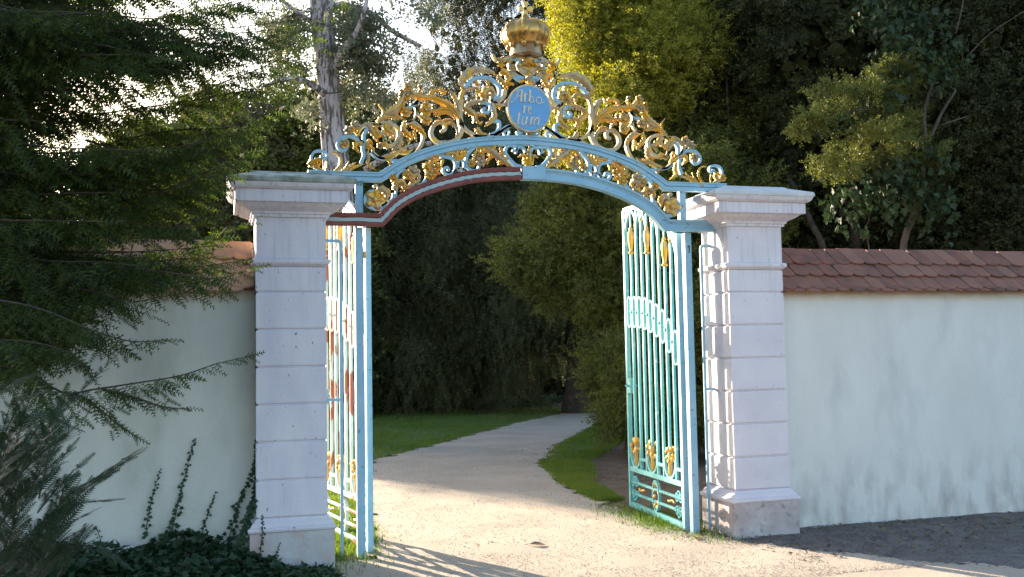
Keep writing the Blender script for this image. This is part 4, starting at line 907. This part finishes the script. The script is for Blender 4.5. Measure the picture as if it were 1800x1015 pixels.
for cx, cy, sx, sy, n in ((635,60,30,28,40),(645,120,26,26,38),(690,80,16,20,9),(615,35,30,20,30),(668,185,18,24,16),(640,170,20,24,16),(500,120,40,30,22),(480,60,40,34,22),(695,235,12,16,7),(620,95,18,18,24),(765,25,20,14,8),(685,32,20,12,7),(540,200,20,20,10),(520,60,30,30,24),(735,140,10,14,6)):
    for _ in range(n if cx < 660 or cx > 755 else n//2): tf.append(at(cx+rng.normal(0, sx*.6), cy+rng.normal(0, sy*.6), 19.5+rng.normal(0, .5)))
tf = np.array(tf); k_ = 10; pos = np.repeat(tf, k_, 0)+rng.normal(0, .11, (len(tf)*k_, 3))
V, Fc = scatter(SP_FAR, pos, rng.normal(0, .7, (len(pos), 3))+[0, 0, .15], rng.uniform(.11, .24, len(pos)), 1)
link_mesh('crown', V-np.array(pine.location), Fc, f_pine, pine)
mb = MB()
for i in range(0, len(tf), 3):
    a = tf[i]; j = min(LB, key=lambda L: min(np.linalg.norm(p-a) for p in L[0]))[0]; q = min(j, key=lambda p: np.linalg.norm(p-a)); mb.tube([q, (q+a)/2+np.array([0, 0, .06]), a], [.014, .009, .004], 4)
o = mb.build('twigs', m_bark_d, pine); o['kind'] = 'stuff'

# golden columnar yew by the path and its neighbour
def gy(name, label, px, d, blobs, n, mt, kw=None, h=8, limbs=8, r0=.25):
    b = at(px, 700, d); k = dict(nclump=n, per=15, size=.15, cr=.16, tpl=SP_MID, mat_=mt, down=-.15, out=.7, bulk=5200, bsize=.22, inner=.1, pad=(95, .26, .5, .9, .1)); k.update(kw or {})
    return tree(name, label, 'tree', (b[0], b[1], 0), blobs, ((b[0], b[1], h), r0, .05), k, limbs)
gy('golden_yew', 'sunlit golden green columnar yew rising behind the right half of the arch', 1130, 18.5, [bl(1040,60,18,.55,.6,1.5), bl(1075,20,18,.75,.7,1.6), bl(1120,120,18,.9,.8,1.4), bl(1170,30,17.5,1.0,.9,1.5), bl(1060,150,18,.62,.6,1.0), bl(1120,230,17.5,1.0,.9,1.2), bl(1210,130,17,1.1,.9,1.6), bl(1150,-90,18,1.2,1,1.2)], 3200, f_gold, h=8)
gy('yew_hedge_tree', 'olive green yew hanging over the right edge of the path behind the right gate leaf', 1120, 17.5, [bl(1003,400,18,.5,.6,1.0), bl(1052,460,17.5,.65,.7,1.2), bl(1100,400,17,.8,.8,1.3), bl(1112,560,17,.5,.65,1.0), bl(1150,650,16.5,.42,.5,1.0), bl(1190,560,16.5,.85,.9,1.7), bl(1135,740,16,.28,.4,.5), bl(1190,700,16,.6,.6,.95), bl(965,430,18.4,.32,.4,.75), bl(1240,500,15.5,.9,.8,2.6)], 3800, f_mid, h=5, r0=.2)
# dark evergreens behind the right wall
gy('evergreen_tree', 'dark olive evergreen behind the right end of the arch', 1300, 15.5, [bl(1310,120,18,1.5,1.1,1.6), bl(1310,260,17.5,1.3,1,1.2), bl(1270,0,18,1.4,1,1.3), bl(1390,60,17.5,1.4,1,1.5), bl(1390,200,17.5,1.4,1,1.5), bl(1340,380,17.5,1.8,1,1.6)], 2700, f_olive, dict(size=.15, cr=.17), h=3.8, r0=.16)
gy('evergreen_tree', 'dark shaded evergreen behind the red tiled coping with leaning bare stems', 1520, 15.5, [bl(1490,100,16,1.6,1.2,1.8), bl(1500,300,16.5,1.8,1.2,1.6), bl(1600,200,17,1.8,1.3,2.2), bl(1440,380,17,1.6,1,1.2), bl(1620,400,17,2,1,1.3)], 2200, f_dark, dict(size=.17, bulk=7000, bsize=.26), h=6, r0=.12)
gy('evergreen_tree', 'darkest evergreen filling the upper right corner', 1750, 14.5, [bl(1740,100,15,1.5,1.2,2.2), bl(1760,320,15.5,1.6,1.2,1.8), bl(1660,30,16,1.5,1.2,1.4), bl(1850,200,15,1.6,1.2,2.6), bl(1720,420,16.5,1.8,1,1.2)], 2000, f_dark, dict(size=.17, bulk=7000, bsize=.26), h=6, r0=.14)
# a young yew with lighter fans of foliage in front of them
lt = at(1560, 440, 12.5); t = empty('young_yew', (lt[0], lt[1], 0)); tag(t, 'young yew with light olive fans and a forked slender stem above the right wall', 'tree')
bb = [bl(1410,215,12.2,.20,.2,.10), bl(1440,205,12.3,.25,.25,.14), bl(1490,165,12.4,.42,.3,.16), bl(1580,130,12.6,.36,.3,.22), bl(1540,250,12.3,.50,.35,.22), bl(1480,290,12.2,.34,.3,.12), bl(1620,270,12.5,.25,.3,.25), bl(1570,215,12.6,.3,.3,.2)]
crown([(b[0], (b[1][0], b[1][1], b[1][2]*.6)) for b in bb], 230, 14, .10, .06, SP_MID, f_mid, t, out=.8, down=.05, rnd=.4, zmin=1)
mb = MB()
for pts, r0, r1 in (([(1585,470,12.5),(1610,370,12.5),(1628,260,12.5)], .05, .035), ([(1628,260,12.5),(1625,200,12.5),(1640,145,12.5)], .026, .016), ([(1628,260,12.5),(1655,200,12.5),(1680,160,12.6)], .026, .014), ([(1655,220,12.5),(1700,205,12.5)], .012, .006), ([(1628,260,12.5),(1560,200,12.4),(1490,195,12.3),(1440,200,12.3)], .014, .006), ([(1490,195,12.3),(1540,185,12.4)], .006, .003)):
    q0 = [at(*q) for q in pts]; q0 = ([np.array([q0[0][0]-.1, q0[0][1], -.1])] if pts[0][1] > 450 else [])+q0; mb.tube(catmull(q0, 4), list(np.linspace(r0, r1, (len(q0)-1)*4+1)), 7)
mb.build('stem', m_twig, t, smooth=True)
# ivy climbing in the evergreens
for lb, bb in (('broad leaved ivy cluster hanging high in the dark tree', [bl(1600,60,12.6,.42,.2,.3), bl(1620,110,12.6,.35,.2,.22), bl(1660,95,12.7,.3,.2,.25), bl(1570,20,12.8,.4,.2,.2)]), ('broad leaved ivy cluster around the forked stem behind the red tiles', [bl(1560,330,12.3,.5,.25,.3), bl(1500,360,12.3,.36,.2,.16), bl(1620,300,12.4,.4,.2,.35), bl(1650,360,12.4,.3,.2,.16), bl(1530,185,12.4,.3,.2,.14)])):
    c0 = np.mean([b[0] for b in bb], 0); t = empty('tree_ivy', (c0[0], c0[1], c0[2])); tag(t, lb, 'ivy', 'ivy growing in the evergreens')
    crown(bb, 60, 16, .085, .10, IVY, f_ivy2, t, out=.3, down=.9, rnd=.5, zmin=1, name='leaves', inner=.5)
# leaning trunk right of the pillar cap and thin stems
for nm, lb, pts, r0, r1 in (('leaning_trunk', 'bare brown trunk leaning left from behind the tiles beside the right pillar', [(1455,480,14.5),(1425,390,14.8),(1385,310,15.6),(1345,240,17.5)], .055, .035), ('thin_stem', 'thin bare stem bending up from the coping near the right pillar', [(1530,450,12.6),(1512,420,12.6),(1528,385,12.6),(1524,350,12.6)], .010, .006), ('thin_stem', 'long thin pale stem slanting in the dark upper right corner', [(1700,100,13),(1740,60,13),(1800,20,13)], .009, .005), ('thin_stem', 'short upright pale stem near the top right', [(1680,60,13),(1690,20,13),(1695,-10,13)], .010, .007)):
    b = at(*pts[0]); t = empty(nm, tuple(b)); tag(t, lb, 'stem'); mb = MB(); q0 = [at(*q) for q in pts]; q0 = ([np.array([q0[0][0]+.1, q0[0][1], -.1])] if nm != 'thin_stem' or pts[0][1] > 400 else [])+q0; P = catmull(q0, 5); mb.tube(P, list(np.linspace(r0, r1, len(P))), 7); mb.build('stem', m_twig if nm != 'leaning_trunk' else m_bark_d, t, smooth=True)

# ------------------------------------------------------------------ ivy
def gi(n):
    x = rng.uniform(-4.2, .02, n); y = rng.uniform(-1.25, .22, n); hgt = (.10+.20*np.clip((y+1.2)/1.3, 0, 1))*(.8+.3*np.sin(x*6+2*np.sin(y*7)))*np.clip((-x-.05)/.9, .12, 1)
    inside = (x > -.60) & (y > -.06)
    z = hgt*rng.random(n)**.4; z = np.where(inside, -1, z); return np.stack([x, y, z], 1)[z >= 0]
P = gi(15000); V, Fc = scatter(IVY, P, rng.normal(0, .8, (len(P), 3))*[1, 1, .5], rng.uniform(.035, .08, len(P)), .45)
tag(link_mesh('ground_ivy', V, Fc, f_ivy), 'thick dark ivy covering the ground along the left wall', 'ivy', kind='stuff')
n = 16000; px = rng.uniform(625, 1010, n); y = 22.8+5*rng.random(n); x = np.array([ (at(a, 720, 30)[0]) for a in px])+rng.normal(0, .5, n)
P = np.stack([x, y, .05+.3*rng.random(n)], 1); V, Fc = scatter(LEAF, P, rng.normal(0, .7, (n, 3)), rng.uniform(.06, .13, n), .5)
tag(link_mesh('far_ivy', V, Fc, f_ivy), 'dark ivy ground cover between the lawn and the yews', 'ivy', kind='stuff')
def shoot(label, pts, Y, nleaf, s0, s1, spread=.02):
    P = catmull([ony(x, y, Y) for x, y in pts], 8); b = P[0]; t = empty('ivy_shoot', tuple(b)); tag(t, label, 'ivy', 'ivy shoots climbing the left wall')
    mb = MB(); mb.tube(P, list(np.linspace(.004, .0015, len(P))), 5); mb.build('stem', m_bark_d, t)
    n = nleaf; T = np.linspace(0, 1, n)*(len(P)-1.001); i = T.astype(int); A = np.array(P); q = A[i]+(A[i+1]-A[i])*(T-i)[:, None]; wd = np.linspace(1, .3, n)
    q = q+np.stack([rng.uniform(-1, 1, n)*spread*wd, -rng.random(n)*.02-.004, rng.normal(0, .006, n)], 1)
    D = np.stack([np.where(np.arange(n) % 2, 1, -1)*rng.uniform(.3, 1, n), -.15-.3*rng.random(n), rng.uniform(-.8, .2, n)], 1)
    V, Fc = scatter(IVY, q, D, np.linspace(s1, s0, n)*rng.uniform(.8, 1.2, n), .25, up=np.array([0, -1.0, .2])); link_mesh('leaves', V-np.array(b), Fc, f_ivy, t)
shoot('short ivy shoot, first from the left on the wall', [(255,945),(262,900),(272,860),(283,823)], .225, 34, .016, .034)
shoot('tallest ivy shoot on the wall left of the pillar', [(300,945),(310,900),(322,850),(335,800),(344,770)], .225, 60, .016, .042, .028)
shoot('short thin ivy shoot between the two taller ones', [(352,950),(362,915),(372,885),(381,863)], .225, 30, .014, .030)
shoot('curving ivy shoot running up to the left edge of the pillar', [(402,950),(412,910),(425,870),(440,840),(447,810)], .225, 56, .022, .040, .035)
shoot('dark ivy shoot climbing straight up the corner of pillar and wall', [(449,880),(450,850),(450,810),(449,772)], .20, 60, .020, .034, .012)
shoot('bushy ivy clump at the left corner of the pillar base', [(420,970),(430,930),(440,900),(446,880)], .0, 90, .03, .045, .05)
shoot('small ivy shoot on the front of the pillar base', [(478,1000),(486,975),(492,955)], -.06, 16, .012, .022, .012)
shoot('ivy shoot crossing the pillar base moulding', [(455,990),(460,950),(462,920),(461,905)], -.075, 30, .012, .028, .016)
shoot('thin ivy sprig on the bare wall near the young conifer', [(180,960),(172,935),(165,925)], .225, 10, .015, .02, .02)

# ------------------------------------------------------------------ foreground conifer and bushes
def branch_parts(path, tw_len, spacing, nscale, droop, tpl, order2=True, flat=0., rr=.012):
    """side twigs on both sides of a branch, drooping, each set with needles"""
    P = np.array(catmull(path, 8)); d = np.concatenate([[0], np.cumsum(np.linalg.norm(np.diff(P, axis=0), axis=1))]); L = d[-1]; pos = []; dr = []; sz = []
    T = np.arange(.0, L, spacing); 
    for j, s_ in enumerate(T):
        q = np.array([np.interp(s_, d, P[:, k]) for k in range(3)]); q2 = np.array([np.interp(min(s_+.03, L), d, P[:, k]) for k in range(3)]); ax = q2-q; ax = ax/(np.linalg.norm(ax)+1e-9)
        f = 1-s_/L; ll = tw_len*(.22+.78*min(1, f*2.2))*rng.uniform(.6, 1.2); sd = np.cross(ax, [0, 0, 1.0]); sd = sd/(np.linalg.norm(sd)+1e-9)*(1 if j % 2 else -1)
        dd = ax*rng.uniform(.5, .9)+sd*rng.uniform(.5, 1)+np.array([0, 0, -droop*rng.uniform(.3, 1.3)]); dd /= np.linalg.norm(dd)
        if order2 and ll > .16:
            m_ = max(2, int(ll/.042))
            for k in range(m_):
                g = (k+.5)/m_; c_ = q+dd*ll*g*.8+np.array([0, 0, -droop*.12*g*g]); s2 = np.cross(dd, [0, 0, 1.0])*(1 if k % 2 else -1)
                pos.append(c_); dr.append(dd*.8+s2*.7+np.array([0, 0, -droop*rng.uniform(.2, .9)])+rng.normal(0, .12, 3)); sz.append(nscale*rng.uniform(.7, 1.2)*(1.05-.35*g))
        else: pos.append(q); dr.append(dd); sz.append(max(ll, nscale*.6))
    pos.append(P[-2]); dr.append(P[-1]-P[-3]); sz.append(nscale*.9)
    return pos, dr, sz, P
SP_N = spray(10, .24, .085, .10, .5)
_v = SP_N[0].copy(); _v[5::3, 2] += .10*np.where(np.arange(len(_v[5::3])) % 4 < 2, 1, -1); SP_N = (_v, SP_N[1])
fc = empty('conifer', (-4.6, -3.0, 0)); tag(fc, 'large dark conifer reaching in from the left over the wall, sunlit yellow green tips', 'tree')
BR = []
def fb(pts, d, tw=.34, dr_=.40, ns=.13, sp=.034): BR.append(([at(x, y, d+dd) for x, y, dd in pts], tw, sp, ns, dr_))
# long branches with readable outlines
fb([(-120,30,.3),(60,10,.2),(180,20,0),(260,45,0),(330,40,0)], 6.0)
fb([(-100,120,.4),(120,90,.2),(300,110,0),(430,90,0),(520,60,0),(592,14,0)], 6.3, .40)
fb([(300,190,.3),(380,150,.1),(460,120,0),(540,80,0)], 6.5, .34)
fb([(-100,230,.2),(100,210,0),(250,190,0),(380,170,0),(470,150,0),(535,135,0)], 6.4, .40)
fb([(150,260,.2),(300,230,0),(400,225,0),(470,200,0),(500,190,0)], 6.6, .36)
fb([(-100,330,.2),(80,300,0),(220,280,0),(330,255,0),(410,250,0)], 6.2, .42)
fb([(80,380,.2),(230,340,0),(330,330,0),(400,300,0),(428,292,0)], 6.5, .34)
fb([(-80,420,.1),(80,400,0),(200,390,0),(300,400,0),(380,385,0)], 6.0, .36)
fb([(40,470,.2),(180,470,.1),(300,480,0),(380,490,0),(448,472,0)], 5.8, .30, .45)
fb([(40,500,.1),(150,510,0),(230,530,0),(290,520,0)], 5.7, .28)
fb([(60,440,.2),(180,445,.1),(290,440,0),(380,432,0)], 5.9, .30, .45); fb([(100,480,.2),(220,470,.1),(330,470,0),(420,460,0)], 6.1, .28, .5); fb([(140,455,.2),(260,460,.1),(340,455,0),(400,470,0)], 6.3, .28, .5)
fb([(-60,520,.1),(60,540,0),(160,580,0),(230,600,0),(290,598,0)], 5.4, .28)
fb([(-60,640,.0),(40,650,0),(110,690,0),(170,684,0),(250,672,0),(320,660,0),(380,640,0),(437,627,0)], 5.2, .22, .45, .11)
fb([(180,684,0),(240,700,0),(290,716,0),(330,718,0)], 5.2, .12, .5, .10)
fb([(110,690,0),(150,700,0),(200,740,0),(240,768,0)], 5.2, .14, .5, .10)
fb([(-60,600,0),(40,600,0),(120,620,0),(160,660,0)], 5.2, .26)
fb([(-80,330,0),(20,420,0),(80,500,0),(150,560,0)], 5.6, .34)
fb([(330,440,.2),(380,420,.1),(400,400,0),(430,395,0)], 6.4, .16, .3)
fb([(-100,560,0),(0,600,0),(60,680,0),(100,740,0)], 5.0, .26)
# boughs on the right side, carrying the outline, then the dark body of the tree
for i in range(17):
    y0 = rng.uniform(-60, 330); xe = np.interp(y0, [-60, 60, 150, 230, 330], [470, 545, 515, 480, 430])*rng.uniform(.80, 1.0); ye = y0+rng.uniform(-45, 15)
    if (rng.random() < .25 and 130 < y0) or (y0 < 15 and rng.random() < .6): continue
    fb([(150, y0+rng.uniform(0, 60), .2), (270, y0+rng.uniform(10, 50), 0), ((270+xe)/2, (y0+ye)/2+15, 0), (xe, ye, 0)], rng.uniform(6.0, 7.2), .34, .45, .15, .05)
for i in range(112):
    y0 = rng.uniform(-120, 620); d = rng.uniform(5.6, 7.6); xe = min(np.interp(y0, [-120, 0, 100, 200, 300, 400, 500, 620], [420, 330, 380, 400, 360, 330, 240, 110])*rng.uniform(.35, 1.0), 400)
    if 100 < y0 < 265 and rng.random() < .8: xe = rng.uniform(20, 80)
    if 265 < y0 < 310 and rng.random() < .5: xe = rng.uniform(60, 130)
    ye = y0+rng.uniform(-20, 50)
    fb([(-150, y0-rng.uniform(0, 80), 0), (xe*.35-40, (y0*2+ye)/3, 0), (xe*.7, (y0+ye*2)/3, 0), (xe, ye, 0)], d, .36, .5, .16, .06)
PP, DD, SS = [], [], []; mb = MB()
for pa, tw, sp, ns, dr_ in BR:
    a, b, c, P = branch_parts(pa, tw, sp, ns, dr_, SP_N); PP += a; DD += b; SS += c; mb.tube(P[::2], list(np.linspace(.0075, .0018, len(P[::2]))), 5)
mb.build('branches', m_bark_d, fc); PP = np.array(PP); DD = np.array(DD); SS = np.array(SS)
V, Fc = scatter(SP_N, PP, DD, SS, .9); link_mesh('needles', V-np.array(fc.location), Fc, f_fore, fc)
trunk_mb((-4.6, -3.0, -.1), (-4.4, -2.9, 8), .24, .10, [], 10).build('trunk', m_bark_d, fc, smooth=True)
print('fore needles faces', len(Fc))
# young conifer in the lower left corner, close to the camera
yc = empty('young_conifer', (-2.6, -5.4, 0)); tag(yc, 'low young conifer close to the camera in the lower left corner, upright feathery shoots', 'shrub')
SH = [[(0,900),(60,760),(130,700),(190,640)], [(10,860),(70,800),(120,760),(108,732)], [(60,960),(110,880),(170,840),(225,803)], [(80,980),(120,900),(150,860),(234,802)], [(0,780),(30,720),(60,690),(100,690)], [(-30,820),(20,760),(60,730),(120,748)], [(0,1000),(60,930),(120,890),(185,880)],
      [(-20,960),(30,880),(80,840),(122,790)], [(100,1015),(130,960),(150,930),(143,932)], [(-20,700),(10,680),(40,660),(80,655)], [(30,1010),(60,950),(100,930),(150,905)], [(-40,900),(0,820),(40,790),(90,770)], [(70,1020),(120,970),(170,960),(210,985)], [(100,900),(112,860),(116,840),(117,850)]]
for _ in range(22):
    x0 = rng.uniform(-60, 90); y0 = rng.uniform(820, 1080); dx = rng.uniform(20, 90); dy = rng.uniform(60, 190); SH.append([(x0, y0), (x0+dx*.4, y0-dy*.45), (x0+dx*.75, y0-dy*.8), (x0+dx, y0-dy)])
PP, DD, SS = [], [], []; mb = MB()
for sh_ in SH:
    d = rng.uniform(3.5, 4.3); a, b, c, P = branch_parts([at(x, y, d) for x, y in sh_], 0.12, .018, .09, .05, SP_N, order2=False); PP += a; DD += b; SS += list(np.minimum(c, .11)); mb.tube(P[::2], list(np.linspace(.0035, .0012, len(P[::2]))), 5)
mb.build('stems', m_bark_d, yc); V, Fc = scatter(spray(11, .26, .075, .02, .6), np.array(PP), np.array(DD), np.array(SS), .3); link_mesh('needles', V-np.array(yc.location), Fc, f_bush, yc)
